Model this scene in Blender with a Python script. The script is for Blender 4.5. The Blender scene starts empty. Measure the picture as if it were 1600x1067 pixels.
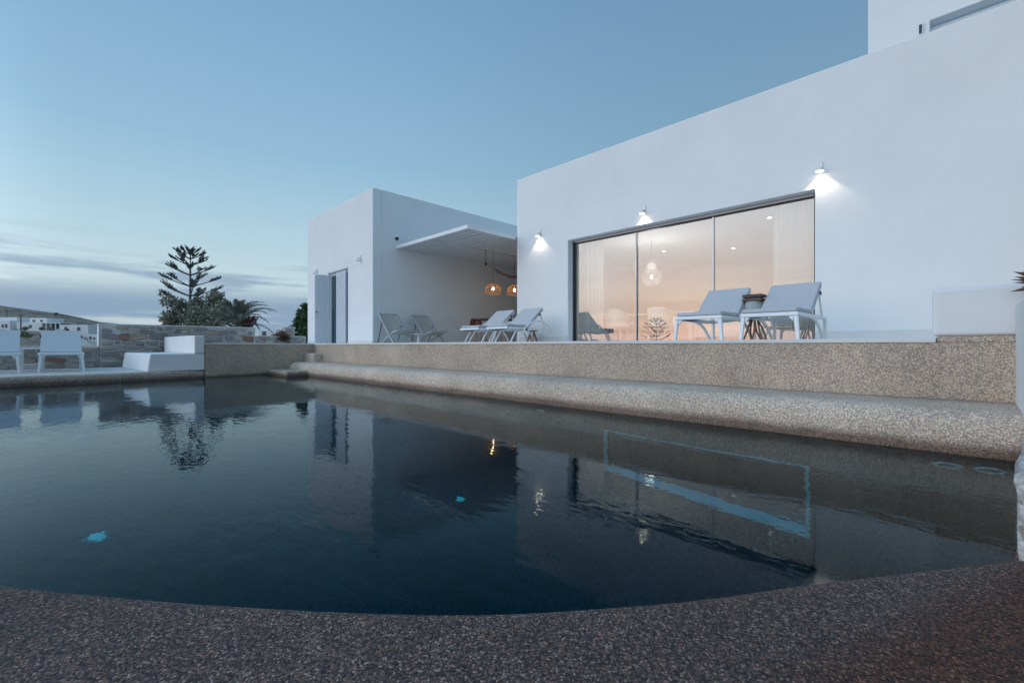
import bpy, bmesh, math, random
from math import sin, cos, pi, radians, sqrt
from mathutils import Matrix, Vector
import numpy as np

random.seed(7)
SC = bpy.context.scene
COL = SC.collection

# ------------------------------------------------------------------ camera
cam_d = bpy.data.cameras.new('camera')
cam = bpy.data.objects.new('camera', cam_d); COL.objects.link(cam)
cam.location = (0, 0, -0.056)
cam.rotation_euler = (radians(90), 0, radians(45))
cam_d.lens = 16.0; cam_d.sensor_width = 36.0; cam_d.sensor_fit = 'HORIZONTAL'
cam_d.shift_y = 0.0041
cam_d.clip_start = 0.02; cam_d.clip_end = 20000
SC.camera = cam

# ------------------------------------------------------------------ sky (dusk)
wd = bpy.data.worlds.new('World'); SC.world = wd; wd.use_nodes = True
nt = wd.node_tree; nt.nodes.clear()
def N(t, **k):
    n = nt.nodes.new(t)
    for a, b in k.items(): setattr(n, a, b)
    return n
def Lk(a, b): nt.links.new(a, b)
SUN_AZ = (-0.42, -0.91)                                   # where the sun has just gone down (behind the camera, to the left)
sky = N('ShaderNodeTexSky', sky_type='NISHITA'); sky.sun_disc = False
sky.sun_elevation = radians(2.0); sky.sun_rotation = math.atan2(SUN_AZ[0], SUN_AZ[1])
sky.altitude = 0; sky.air_density = 1.0; sky.dust_density = 1.6; sky.ozone_density = 2.2
def M(op, a, b=None, clamp=False):
    n = N('ShaderNodeMath', operation=op); n.use_clamp = clamp
    for i, x in enumerate((a, b)):
        if x is None: continue
        if isinstance(x, (int, float)): n.inputs[i].default_value = x
        else: Lk(x, n.inputs[i])
    return n.outputs[0]
def smooth(x, a, b, lo=0.0, hi=1.0):
    n = N('ShaderNodeMapRange', interpolation_type='SMOOTHSTEP'); Lk(x, n.inputs[0])
    for i, q in enumerate((a, b, lo, hi)): n.inputs[i + 1].default_value = q
    return n.outputs[0]
def mixc(f, a, b, mode='MIX'):
    n = N('ShaderNodeMix', data_type='RGBA', blend_type=mode)
    if isinstance(f, (int, float)): n.inputs[0].default_value = f
    else: Lk(f, n.inputs[0])
    for s, x in ((6, a), (7, b)):
        if isinstance(x, tuple): n.inputs[s].default_value = (*x, 1)
        else: Lk(x, n.inputs[s])
    return n.outputs[2]
tc = N('ShaderNodeTexCoord'); sep = N('ShaderNodeSeparateXYZ'); Lk(tc.outputs['Generated'], sep.inputs[0])
el = M('MAXIMUM', sep.outputs[2], 0.0)
dot = M('ADD', M('MULTIPLY', sep.outputs[0], SUN_AZ[0]), M('MULTIPLY', sep.outputs[1], SUN_AZ[1]))
bright = M('MULTIPLY', smooth(dot, 0.36, 1.0, 1.0, 2.9), smooth(dot, -1.0, 0.1, .62, .95))
glow = smooth(dot, 0.40, 1.0)                            # 1 towards the afterglow
# clear dusk sky: pale near the horizon, deeper blue overhead, warm where the sun went down
cool = N('ShaderNodeValToRGB'); Lk(el, cool.inputs[0])
def stops(node, L):
    E_ = node.color_ramp.elements
    while len(E_) < len(L): E_.new(.5)
    for e, (p, c) in zip(E_, L): e.position = p; e.color = (*c, 1)
stops(cool, [(0, (.33,.42,.475)), (.10, (.39,.49,.53)), (.20, (.315,.44,.515)), (.35, (.205,.355,.47)), (.60, (.135,.265,.415)), (1, (.15,.285,.45))])
warm = N('ShaderNodeValToRGB'); Lk(el, warm.inputs[0])
stops(warm, [(0, (.33,.315,.365)), (.08, (.405,.37,.375)), (.16, (.44,.42,.435)), (.28, (.50,.52,.56)), (.45, (.52,.64,.74)), (.70, (.33,.48,.64)), (1, (.16,.30,.48))])
grad = mixc(glow, cool.outputs[0], warm.outputs[0])
grad = mixc(1.0, grad, bright, 'MULTIPLY')
base = mixc(0.05, grad, sky.outputs[0])
# low banks and streaks of cloud all round the horizon
mp = N('ShaderNodeMapping'); mp.inputs['Scale'].default_value = (2.2, 2.2, 26); Lk(tc.outputs['Generated'], mp.inputs[0])
n1 = N('ShaderNodeTexNoise'); n1.inputs['Scale'].default_value = 1.5; n1.inputs['Detail'].default_value = 6; n1.inputs['Roughness'].default_value = .55
Lk(mp.outputs[0], n1.inputs['Vector'])
low = smooth(el, .07, .125, 1, 0)                        # solid bank under about 5 degrees
mid = smooth(el, .11, .20, 1, 0)
streak = M('MULTIPLY', smooth(n1.outputs[0], .46, .62, 0, .85), mid)
bank = M('MULTIPLY', low, smooth(n1.outputs[0], .34, .50))
cm = M('MULTIPLY', M('MAXIMUM', streak, bank), smooth(dot, .5, .95, .95, .25))
ccol = mixc(glow, (.17, .25, .345), (.56, .42, .43))
skyc = mixc(cm, base, ccol)
bg = N('ShaderNodeBackground'); Lk(skyc, bg.inputs[0]); bg.inputs[1].default_value = 1.0
wo = N('ShaderNodeOutputWorld'); Lk(bg.outputs[0], wo.inputs[0])

SC.view_settings.view_transform = 'Standard'; SC.view_settings.look = 'None'
SC.view_settings.exposure = 0.56; SC.view_settings.gamma = 1.0
SC.view_settings.use_curve_mapping = False
SC.render.engine = 'CYCLES'
cy = SC.cycles
cy.use_denoising = True
try: cy.denoiser = 'OPENIMAGEDENOISE'
except Exception: pass
cy.max_bounces = 10; cy.diffuse_bounces = 4; cy.glossy_bounces = 4; cy.transmission_bounces = 6; cy.transparent_max_bounces = 12
cy.sample_clamp_indirect = 6.0
cy.blur_glossy = 0.3

# ------------------------------------------------------------------ helpers
class MB:
    """collects geometry in plain XYZ; the u* calls take (u, v): u runs along the facade to the far left, v into the house"""
    def __init__(s): s.v = []; s.f = []
    def add(s, vs, fs):
        o = len(s.v); s.v += [tuple(p) for p in vs]; s.f += [tuple(i + o for i in f) for f in fs]; return s
    def box(s, x0, x1, y0, y1, z0, z1):
        return s.add([(x0,y0,z0),(x1,y0,z0),(x1,y1,z0),(x0,y1,z0),(x0,y0,z1),(x1,y0,z1),(x1,y1,z1),(x0,y1,z1)],
                     [(0,3,2,1),(4,5,6,7),(0,1,5,4),(1,2,6,5),(2,3,7,6),(3,0,4,7)])
    def ubox(s, u0, u1, v0, v1, z0, z1): return s.box(-u1, -u0, v0, v1, z0, z1)
    def prism(s, pts, z0, z1):
        n = len(pts)
        return s.add([(*p, z0) for p in pts] + [(*p, z1) for p in pts],
                     [tuple(range(n))[::-1], tuple(range(n, 2*n))] + [(i, (i+1) % n, n + (i+1) % n, n + i) for i in range(n)])
    def uprism(s, pts, z0, z1): return s.prism([(-u, v) for u, v in pts], z0, z1)
    def tube(s, pts, r, n=8, close=True, flat=1.0):
        P = [Vector(p) for p in pts]; R = r if isinstance(r, (list, tuple)) else [r]*len(P)
        rings = []; ref = None
        for i, p in enumerate(P):
            t = (P[min(i+1, len(P)-1)] - P[max(i-1, 0)]).normalized()
            a = Vector((0,0,1)) if abs(t.z) < .95 else Vector((1,0,0))
            if ref is not None and abs(ref.dot(t)) < .95: a = ref
            b = t.cross(a).normalized(); a = b.cross(t).normalized(); ref = a
            rings.append([p + R[i]*(cos(2*pi*k/n)*a + flat*sin(2*pi*k/n)*b) for k in range(n)])
        vs = [q for ring in rings for q in ring]; fs = []
        for i in range(len(P)-1):
            for k in range(n):
                fs.append((i*n+k, i*n+(k+1) % n, (i+1)*n+(k+1) % n, (i+1)*n+k))
        if close: fs += [tuple(range(n))[::-1], tuple(range((len(P)-1)*n, len(P)*n))]
        return s.add(vs, fs)
    def bar(s, a, b, w, h):
        """rectangular bar from a to b, w across, h in the upright-ish direction"""
        a = Vector(a); b = Vector(b); t = (b-a).normalized()
        up = Vector((0,0,1)) if abs(t.z) < .9 else Vector((0,1,0))
        sx = t.cross(up).normalized(); up = sx.cross(t).normalized()
        c = [sx*i*w/2 + up*j*h/2 for i, j in ((-1,-1),(1,-1),(1,1),(-1,1))]
        return s.add([a+q for q in c] + [b+q for q in c], [(3,2,1,0),(4,5,6,7)] + [(i,(i+1)%4,4+(i+1)%4,4+i) for i in range(4)])
    def lathe(s, prof, c=(0,0,0), n=20):
        vs = []; fs = []
        for r, z in prof:
            vs += [(c[0]+r*cos(2*pi*k/n), c[1]+r*sin(2*pi*k/n), c[2]+z) for k in range(n)]
        for i in range(len(prof)-1):
            for k in range(n): fs.append((i*n+k, i*n+(k+1)%n, (i+1)*n+(k+1)%n, (i+1)*n+k))
        fs += [tuple(range(n))[::-1], tuple(range((len(prof)-1)*n, len(prof)*n))]
        return s.add(vs, fs)
    def mesh(s, name, merge=0.0, recalc=True):
        me = bpy.data.meshes.new(name); me.from_pydata(s.v, [], s.f)
        if recalc or merge:
            bm = bmesh.new(); bm.from_mesh(me)
            if merge: bmesh.ops.remove_doubles(bm, verts=bm.verts, dist=merge)
            if recalc: bmesh.ops.recalc_face_normals(bm, faces=bm.faces)
            bm.to_mesh(me); bm.free()
        return me

def obj(name, mb, mat, parent=None, smooth=False, bevel=0, seg=2, merge=0.0, recalc=True):
    me = mb.mesh(name, merge, recalc) if isinstance(mb, MB) else mb
    o = bpy.data.objects.new(name, me); COL.objects.link(o)
    if mat is not None and not me.materials: me.materials.append(mat)
    if smooth: me.polygons.foreach_set('use_smooth', [True]*len(me.polygons))
    if bevel:
        m = o.modifiers.new('edge', 'BEVEL'); m.width = bevel; m.segments = seg; m.limit_method = 'ANGLE'; m.angle_limit = radians(40)
        me.polygons.foreach_set('use_smooth', [True]*len(me.polygons))
        if smooth is False:
            try: m.harden_normals = True
            except Exception: pass
    if parent: attach(o, parent)
    return o
def attach(o, parent):
    o.parent = parent
    if parent.get('at_origin'): pass
    elif parent.get('arch'): o.matrix_parent_inverse = Matrix.Translation(-Vector(parent['arch']))
def tag(o, label, cat, group=None):
    o['label'] = label; o['category'] = cat
    if group: o['group'] = group
    return o
def struct(o, label=None):
    o['kind'] = 'structure'
    if label: o['label'] = label
    return o
def empty(name, loc, label, cat, group=None, rz=0.0, arch=False):
    """Empty at the base of a thing; arch=True: its parts are given in scene coordinates"""
    e = bpy.data.objects.new(name, None); COL.objects.link(e); e.location = loc; e.rotation_euler = (0,0,rz)
    e.empty_display_size = .2
    tag(e, label, cat, group)
    if arch: e['arch'] = tuple(loc)
    return e
def copy_tree(root, loc, rz, label, group=None, name=None):
    r = root.copy(); COL.objects.link(r); r.location = loc; r.rotation_euler = (0,0,rz); r['label'] = label
    if group: r['group'] = group
    for ch in list(root.children):
        c = ch.copy(); COL.objects.link(c); c.parent = r
        for g in list(ch.children):
            d = g.copy(); COL.objects.link(d); d.parent = c
    return r
def W(u, v, z): return Vector((-u, v, z))

def wall_open(u0, u1, z0, z1, va, vb, holes):
    """wall slab between v=va and v=vb with rectangular openings (u0,u1,z0,z1), one closed mesh"""
    us = sorted({u0, u1, *[h[0] for h in holes], *[h[1] for h in holes]}); zs = sorted({z0, z1, *[h[2] for h in holes], *[h[3] for h in holes]})
    def solid(i, j):
        if i < 0 or j < 0 or i >= len(us)-1 or j >= len(zs)-1: return False
        cu = (us[i]+us[i+1])/2; cz = (zs[j]+zs[j+1])/2
        return not any(h[0] < cu < h[1] and h[2] < cz < h[3] for h in holes)
    m = MB()
    def q(a, b, c, d): m.add([W(*a), W(*b), W(*c), W(*d)], [(0,1,2,3)])
    for i in range(len(us)-1):
        for j in range(len(zs)-1):
            if not solid(i, j): continue
            a, b, c, d = us[i], us[i+1], zs[j], zs[j+1]
            for v in (va, vb): q((a,v,c),(b,v,c),(b,v,d),(a,v,d))
            if not solid(i-1, j): q((a,va,c),(a,vb,c),(a,vb,d),(a,va,d))
            if not solid(i+1, j): q((b,va,c),(b,vb,c),(b,vb,d),(b,va,d))
            if not solid(i, j-1): q((a,va,c),(b,va,c),(b,vb,c),(a,vb,c))
            if not solid(i, j+1): q((a,va,d),(b,va,d),(b,vb,d),(a,vb,d))
    return m

# ------------------------------------------------------------------ materials
def newmat(name):
    m = bpy.data.materials.new(name); m.use_nodes = True
    t = m.node_tree; b = t.nodes['Principled BSDF']
    return m, t, b
def mnode(t, ty, ins=None, **k):
    n = t.nodes.new(ty)
    for a, b in k.items(): setattr(n, a, b)
    for a, b in (ins or {}).items():
        if hasattr(b, 'is_linked') or isinstance(b, bpy.types.NodeSocket): t.links.new(b, n.inputs[a])
        else: n.inputs[a].default_value = b
    return n
def ramp(t, fac, stops):
    n = t.nodes.new('ShaderNodeValToRGB'); t.links.new(fac, n.inputs[0])
    el = n.color_ramp.elements
    while len(el) < len(stops): el.new(.5)
    for e, (p, c) in zip(el, stops): e.position = p; e.color = (*c, 1) if len(c) == 3 else c
    return n.outputs[0]
def simple(name, col, rough=.5, metal=0, var=.06, nscale=8, bump=0.0, bscale=60, spec=.5):
    m, t, b = newmat(name)
    tc = mnode(t, 'ShaderNodeTexCoord')
    n = mnode(t, 'ShaderNodeTexNoise', {'Vector': tc.outputs['Object'], 'Scale': nscale, 'Detail': 5})
    c0 = tuple(max(0, c*(1-var)) for c in col); c1 = tuple(min(1, c*(1+var)) for c in col)
    t.links.new(ramp(t, n.outputs[0], [(.3, c0), (.7, c1)]), b.inputs['Base Color'])
    b.inputs['Roughness'].default_value = rough; b.inputs['Metallic'].default_value = metal
    b.inputs['Specular IOR Level'].default_value = spec
    if bump:
        n2 = mnode(t, 'ShaderNodeTexNoise', {'Vector': tc.outputs['Object'], 'Scale': bscale, 'Detail': 4})
        bp = mnode(t, 'ShaderNodeBump', {'Height': n2.outputs[0], 'Strength': bump, 'Distance': .01})
        t.links.new(bp.outputs[0], b.inputs['Normal'])
    return m
def plaster(name, col=(.84, .845, .85), dirt=.035):
    m, t, b = newmat(name)
    tc = mnode(t, 'ShaderNodeTexCoord')
    big = mnode(t, 'ShaderNodeTexNoise', {'Vector': tc.outputs['Object'], 'Scale': .9, 'Detail': 6, 'Roughness': .6})
    mpv = mnode(t, 'ShaderNodeMapping', {'Vector': tc.outputs['Object'], 'Scale': (5, 5, .5)})
    run = mnode(t, 'ShaderNodeTexNoise', {'Vector': mpv.outputs[0], 'Scale': 1.2, 'Detail': 5})
    mx = mnode(t, 'ShaderNodeMix', {0: .1, 2: big.outputs[0], 3: run.outputs[0]}, data_type='FLOAT')
    lo = tuple(c*(1-dirt*1.6) for c in col)
    t.links.new(ramp(t, mx.outputs[0], [(.3, lo), (.62, col)]), b.inputs['Base Color'])
    b.inputs['Roughness'].default_value = .92; b.inputs['Specular IOR Level'].default_value = .2
    f1 = mnode(t, 'ShaderNodeTexNoise', {'Vector': tc.outputs['Object'], 'Scale': 2.2, 'Detail': 3})
    f2 = mnode(t, 'ShaderNodeTexNoise', {'Vector': tc.outputs['Object'], 'Scale': 90, 'Detail': 4})
    ad = mnode(t, 'ShaderNodeMath', {0: f1.outputs[0], 1: 4.0}, operation='MULTIPLY')
    ad2 = mnode(t, 'ShaderNodeMath', {0: ad.outputs[0], 1: f2.outputs[0]}, operation='ADD')
    bp = mnode(t, 'ShaderNodeBump', {'Height': ad2.outputs[0], 'Strength': .35, 'Distance': .004})
    t.links.new(bp.outputs[0], b.inputs['Normal'])
    return m
def aggregate(name, stones, cement, size=.009, bump=.8, wet=None, patch=None, big=.25):
    """exposed pebble render: every cell a pebble of its own colour in cement"""
    m, t, b = newmat(name)
    tc = mnode(t, 'ShaderNodeTexCoord')
    wob = mnode(t, 'ShaderNodeTexNoise', {'Vector': tc.outputs['Object'], 'Scale': .35/size, 'Detail': 2})
    wv = mnode(t, 'ShaderNodeVectorMath', {0: wob.outputs['Color'], 1: (size*.9,)*3}, operation='MULTIPLY')
    pv = mnode(t, 'ShaderNodeVectorMath', {0: tc.outputs['Object'], 1: wv.outputs[0]}, operation='ADD')
    vo = mnode(t, 'ShaderNodeTexVoronoi', {'Vector': pv.outputs[0], 'Scale': 1/size, 'Randomness': 1.0})
    sp = mnode(t, 'ShaderNodeSeparateColor', {0: vo.outputs['Color']})
    k = len(stones)
    rp = t.nodes.new('ShaderNodeValToRGB'); rp.color_ramp.interpolation = 'CONSTANT'
    t.links.new(sp.outputs[0], rp.inputs[0]); e = rp.color_ramp.elements
    while len(e) < k: e.new(.5)
    for i, c in enumerate(stones): e[i].position = i/k; e[i].color = (*c, 1)
    cell = rp.outputs[0]
    gap = mnode(t, 'ShaderNodeMapRange', {0: vo.outputs['Distance'], 1: .52, 2: .78, 3: 0.0, 4: 1.0})
    mix = mnode(t, 'ShaderNodeMix', {0: gap.outputs[0], 6: cell, 7: (*cement, 1)}, data_type='RGBA')
    bn = mnode(t, 'ShaderNodeTexNoise', {'Vector': tc.outputs['Object'], 'Scale': 1.1, 'Detail': 5, 'Roughness': .65})
    bm_ = mnode(t, 'ShaderNodeMapRange', {0: bn.outputs[0], 1: .3, 2: .7, 3: 1-big, 4: 1+big*.6})
    mul = mnode(t, 'ShaderNodeVectorMath', {0: mix.outputs[2], 'Scale': bm_.outputs[0]}, operation='SCALE')
    out = mul.outputs[0]
    sepz = mnode(t, 'ShaderNodeSeparateXYZ', {0: tc.outputs['Object']})
    if patch:                                             # browner tone beyond a line on the ground, soft-edged
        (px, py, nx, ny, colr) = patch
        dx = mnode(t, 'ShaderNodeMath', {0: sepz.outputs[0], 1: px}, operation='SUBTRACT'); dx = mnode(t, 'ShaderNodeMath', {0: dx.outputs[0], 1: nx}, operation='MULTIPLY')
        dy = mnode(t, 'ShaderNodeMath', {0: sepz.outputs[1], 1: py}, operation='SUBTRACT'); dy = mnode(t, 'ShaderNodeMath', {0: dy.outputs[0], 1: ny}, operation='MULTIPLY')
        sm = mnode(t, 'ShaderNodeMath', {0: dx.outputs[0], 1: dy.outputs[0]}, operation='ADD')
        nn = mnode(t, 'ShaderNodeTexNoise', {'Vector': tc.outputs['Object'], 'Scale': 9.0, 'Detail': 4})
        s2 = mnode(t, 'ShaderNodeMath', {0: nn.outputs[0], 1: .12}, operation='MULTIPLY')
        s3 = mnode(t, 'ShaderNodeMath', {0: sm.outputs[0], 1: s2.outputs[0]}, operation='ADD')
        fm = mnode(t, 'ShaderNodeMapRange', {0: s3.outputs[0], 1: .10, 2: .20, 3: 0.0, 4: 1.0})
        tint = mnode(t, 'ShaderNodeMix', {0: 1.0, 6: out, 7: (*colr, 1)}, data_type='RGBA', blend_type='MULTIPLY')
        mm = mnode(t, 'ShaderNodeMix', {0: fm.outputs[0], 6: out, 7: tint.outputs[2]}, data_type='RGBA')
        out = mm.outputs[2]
    rough = .8
    if wet is not None:                                   # damp band that the water keeps wet
        wn = mnode(t, 'ShaderNodeTexNoise', {'Vector': tc.outputs['Object'], 'Scale': 4.0, 'Detail': 4})
        w1 = mnode(t, 'ShaderNodeMath', {0: wn.outputs[0], 1: .04}, operation='MULTIPLY')
        zz = mnode(t, 'ShaderNodeMath', {0: sepz.outputs[2], 1: w1.outputs[0]}, operation='SUBTRACT')
        wf = mnode(t, 'ShaderNodeMapRange', {0: zz.outputs[0], 1: wet+.03, 2: wet-.03, 3: 0.0, 4: 1.0})
        wc = mnode(t, 'ShaderNodeMix', {0: 1.0, 6: out, 7: (.36, .31, .30, 1)}, data_type='RGBA', blend_type='MULTIPLY')
        wm = mnode(t, 'ShaderNodeMix', {0: wf.outputs[0], 6: out, 7: wc.outputs[2]}, data_type='RGBA')
        out = wm.outputs[2]
        rm = mnode(t, 'ShaderNodeMapRange', {0: wf.outputs[0], 1: 0.0, 2: 1.0, 3: .8, 4: .45}); t.links.new(rm.outputs[0], b.inputs['Roughness'])
    else: b.inputs['Roughness'].default_value = rough
    t.links.new(out, b.inputs['Base Color'])
    b.inputs['Specular IOR Level'].default_value = .35
    inv = mnode(t, 'ShaderNodeMath', {0: 1.0, 1: vo.outputs['Distance']}, operation='SUBTRACT')
    rz = mnode(t, 'ShaderNodeMath', {0: inv.outputs[0], 1: sp.outputs[1]}, operation='ADD')
    bp = mnode(t, 'ShaderNodeBump', {'Height': rz.outputs[0], 'Strength': bump, 'Distance': size*.45})
    t.links.new(bp.outputs[0], b.inputs['Normal'])
    return m

PEB = [tuple(1.55*c*k for c, k in zip(p, (1.08,1.0,.90))) for p in [(.34,.295,.255),(.43,.375,.325),(.25,.21,.19),(.37,.295,.235),(.48,.43,.38),(.30,.265,.245),(.40,.325,.27),(.21,.175,.165),(.35,.31,.285)]]
PEBD = [(.110,.092,.092),(.20,.165,.150),(.045,.038,.042),(.185,.120,.098),(.36,.315,.285),(.085,.075,.088),(.145,.115,.105),(.028,.024,.028),(.13,.11,.115),(.060,.050,.050),(.24,.17,.145)]
M_WALL = plaster('white_limewash')
M_WALL2 = plaster('white_parapet', (.80,.80,.80), .04)
M_FLOOR = plaster('pale_terrace_screed', (.74,.74,.73), .06)
M_DECK = plaster('pale_deck_screed', (.62,.62,.60), .10)
M_AGG = aggregate('pebble_render_wall', PEB, (.30,.25,.21), .0085, .6, wet=-.70)
M_BENCH = aggregate('pebble_render_bench', [tuple(min(1, c*1.2) for c in p) for p in PEB], (.38,.335,.29), .0085, .6, wet=-.665)
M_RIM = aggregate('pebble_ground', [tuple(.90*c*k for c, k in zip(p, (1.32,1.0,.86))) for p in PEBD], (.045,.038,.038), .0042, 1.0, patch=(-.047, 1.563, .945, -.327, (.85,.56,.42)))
M_COPE = aggregate('pebble_coping', [tuple(c*.95 for c in p) for p in PEB], (.22,.20,.19), .011, .7, wet=-.675)
M_BASIN = aggregate('pebble_pool_lining', [tuple(.30*c+.09 for c in p) for p in PEB], (.15,.135,.12), .014, .25)
M_UWALL = aggregate('pebble_underwater_wall', [tuple(.26*c for c in p) for p in PEB], (.07,.06,.05), .012, .4)
M_WHITE = simple('white_painted_metal', (.80,.81,.82), .38, 0, .03)
M_TIMBERW = simple('white_painted_boards', (.74,.74,.74), .6, 0, .05, 3, .15, 40)
M_SHUT = simple('pale_blue_shutter_paint', (.50,.54,.60), .5, 0, .05, 5, .1, 30)
M_ALU = simple('grey_aluminium', (.42,.44,.46), .35, .75, .04)
M_DARK = simple('dark_metal', (.03,.032,.036), .4, .3, .1)
M_BLACK = simple('black_plastic', (.015,.015,.017), .3)
M_CUSH = simple('blue_grey_outdoor_fabric', (.53,.545,.575), .95, 0, .05, 30, .5, 900, .1)
M_SLING = simple('pale_mesh_fabric', (.64,.655,.68), .9, 0, .05, 30, .4, 900, .1)
M_CANVAS = simple('beige_canvas', (.50,.49,.44), .95, 0, .06, 20, .4, 700, .1)
M_GREYF = simple('grey_chair_frame', (.40,.43,.48), .45, .2, .05)
M_WOOD = simple('reddish_branch_wood', (.30,.17,.11), .7, 0, .3, 14, .5, 60)
M_DWOOD = simple('dark_stained_wood', (.07,.045,.04), .5, 0, .3, 12, .3, 50)
M_RATTAN = simple('rattan_cane', (.42,.24,.12), .7, 0, .25, 30)
M_CREAM = simple('cream_upholstery', (.78,.76,.70), .9, 0, .04, 10, .2, 500, .15)
M_INT = plaster('interior_white', (.78,.77,.76), .03)
M_INTF = simple('polished_floor', (.42,.40,.42), .35, 0, .08, 2)
def voile():
    m, t, b = newmat('white_voile'); t.nodes.remove(b)
    tc = mnode(t, 'ShaderNodeTexCoord'); n = mnode(t, 'ShaderNodeTexNoise', {'Vector': tc.outputs['Object'], 'Scale': 40.0, 'Detail': 3})
    c = ramp(t, n.outputs[0], [(.3, (.80,.79,.76)), (.7, (.88,.87,.84))])
    d = mnode(t, 'ShaderNodeBsdfDiffuse', {'Color': c}); l = mnode(t, 'ShaderNodeBsdfTranslucent', {'Color': c})
    x = mnode(t, 'ShaderNodeMixShader', {0: .55, 1: d.outputs[0], 2: l.outputs[0]}); t.links.new(x.outputs[0], t.nodes['Material Output'].inputs[0]); return m
M_CURT = voile()
M_BOOK1 = simple('book_cover_dark', (.05,.035,.035), .6)
M_BOOK2 = simple('book_cover_brown', (.16,.09,.07), .6)
M_PLASTIC = simple('white_pool_plastic', (.92,.93,.93), .35, 0, .02)
M_TAPER = simple('grey_woven_drum', (.36,.40,.40), .9, 0, .1, 60, .4, 300)

def emit(name, col, s):
    m, t, b = newmat(name); b.inputs['Base Color'].default_value = (*col, 1)
    b.inputs['Emission Color'].default_value = (*col, 1); b.inputs['Emission Strength'].default_value = s
    return m
M_LAMP = emit('lit_lamp_white', (1, .88, .68), 9)
M_BULB = emit('lit_bulb_warm', (1, .66, .32), 40)
M_DOWN = emit('lit_downlight', (1, .9, .8), 9)

def thin_glass(name, r0, tint):
    """thin pane: reflectance r0 at normal incidence on each face, rising towards grazing"""
    m, t, b = newmat(name); t.nodes.remove(b)
    tr = mnode(t, 'ShaderNodeBsdfTransparent', {0: tint}); gl = mnode(t, 'ShaderNodeBsdfGlossy', {'Color': (1, .98, .97, 1), 'Roughness': 0.0})
    lw = mnode(t, 'ShaderNodeLayerWeight', {0: .5})
    p = mnode(t, 'ShaderNodeMath', {0: lw.outputs['Facing'], 1: 5.0}, operation='POWER')
    f = mnode(t, 'ShaderNodeMapRange', {0: p.outputs[0], 1: 0.0, 2: 1.0, 3: r0, 4: 1.0})
    mx = mnode(t, 'ShaderNodeMixShader', {0: f.outputs[0], 1: tr.outputs[0], 2: gl.outputs[0]})
    t.links.new(mx.outputs[0], t.nodes['Material Output'].inputs[0]); return m
M_GLASS = thin_glass('coated_window_glass', .145, (.88, .91, .91, 1))
M_CLEAR = thin_glass('clear_glass', .04, (.94, .94, .93, 1))
def water():
    m, t, b = newmat('pool_water'); t.nodes.remove(b); out = t.nodes['Material Output']
    tc = mnode(t, 'ShaderNodeTexCoord')
    mp = mnode(t, 'ShaderNodeMapping', {'Vector': tc.outputs['Object'], 'Rotation': (0, 0, radians(38)), 'Scale': (1, 2.2, 1)})
    a = mnode(t, 'ShaderNodeTexNoise', {'Vector': mp.outputs[0], 'Scale': 3.2, 'Detail': 3, 'Roughness': .5})
    c = mnode(t, 'ShaderNodeTexNoise', {'Vector': mp.outputs[0], 'Scale': 11, 'Detail': 2})
    e = mnode(t, 'ShaderNodeTexNoise', {'Vector': tc.outputs['Object'], 'Scale': .7, 'Detail': 2})
    k = mnode(t, 'ShaderNodeMapRange', {0: e.outputs[0], 1: .35, 2: .7, 3: .25, 4: 1.0})
    s = mnode(t, 'ShaderNodeMath', {0: c.outputs[0], 1: .40}, operation='MULTIPLY')
    s = mnode(t, 'ShaderNodeMath', {0: a.outputs[0], 1: s.outputs[0]}, operation='ADD')
    s = mnode(t, 'ShaderNodeMath', {0: s.outputs[0], 1: k.outputs[0]}, operation='MULTIPLY')
    bp = mnode(t, 'ShaderNodeBump', {'Height': s.outputs[0], 'Strength': 1.0, 'Distance': .0034})
    rf = mnode(t, 'ShaderNodeBsdfRefraction', {'Color': (1, 1, 1, 1), 'Roughness': 0.0, 'IOR': 1.333, 'Normal': bp.outputs[0]})
    gl = mnode(t, 'ShaderNodeBsdfGlossy', {'Color': (.84, .95, 1, 1), 'Roughness': 0.0, 'Normal': bp.outputs[0]})
    fr = mnode(t, 'ShaderNodeFresnel', {'IOR': 1.333, 'Normal': bp.outputs[0]})
    f2 = mnode(t, 'ShaderNodeMapRange', {0: fr.outputs[0], 1: .04, 2: 1.0, 3: 0.0, 4: 1.0})
    f2 = mnode(t, 'ShaderNodeMath', {0: f2.outputs[0], 1: 1.12}, operation='POWER')   # reflection as a polarising filter leaves it
    g = mnode(t, 'ShaderNodeMixShader', {0: f2.outputs[0], 1: rf.outputs[0], 2: gl.outputs[0]})
    v = mnode(t, 'ShaderNodeVolumeAbsorption', {'Color': (.02, .77, .84, 1), 'Density': 1.25})
    t.links.new(g.outputs[0], out.inputs['Surface']); t.links.new(v.outputs[0], out.inputs['Volume']); return m
M_WATER = water()
def leafmat(name, c0, c1, trans=.25):
    m, t, b = newmat(name)
    oi = mnode(t, 'ShaderNodeTexCoord')
    n = mnode(t, 'ShaderNodeTexNoise', {'Vector': oi.outputs['Object'], 'Scale': 3.0, 'Detail': 6, 'Roughness': .8})
    t.links.new(ramp(t, n.outputs[0], [(.35, c0), (.65, c1)]), b.inputs['Base Color'])
    b.inputs['Roughness'].default_value = .6; b.inputs['Specular IOR Level'].default_value = .3
    return m
M_LEAF = leafmat('olive_leaves', (.12,.13,.085), (.36,.345,.26))
M_LEAF2 = leafmat('green_leaves', (.04,.07,.03), (.10,.15,.07))
M_PINE = leafmat('dusty_needles', (.07,.08,.08), (.15,.165,.15))
M_PALM = leafmat('palm_leaflets', (.09,.10,.075), (.22,.22,.17))
M_DRY = leafmat('dry_brown_leaves', (.09,.05,.035), (.22,.14,.10))
M_RED = leafmat('bougainvillea_bracts', (.16,.05,.06), (.28,.12,.11))
M_BARK = simple('grey_bark', (.16,.14,.13), .9, 0, .3, 12, .6, 40)
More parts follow.
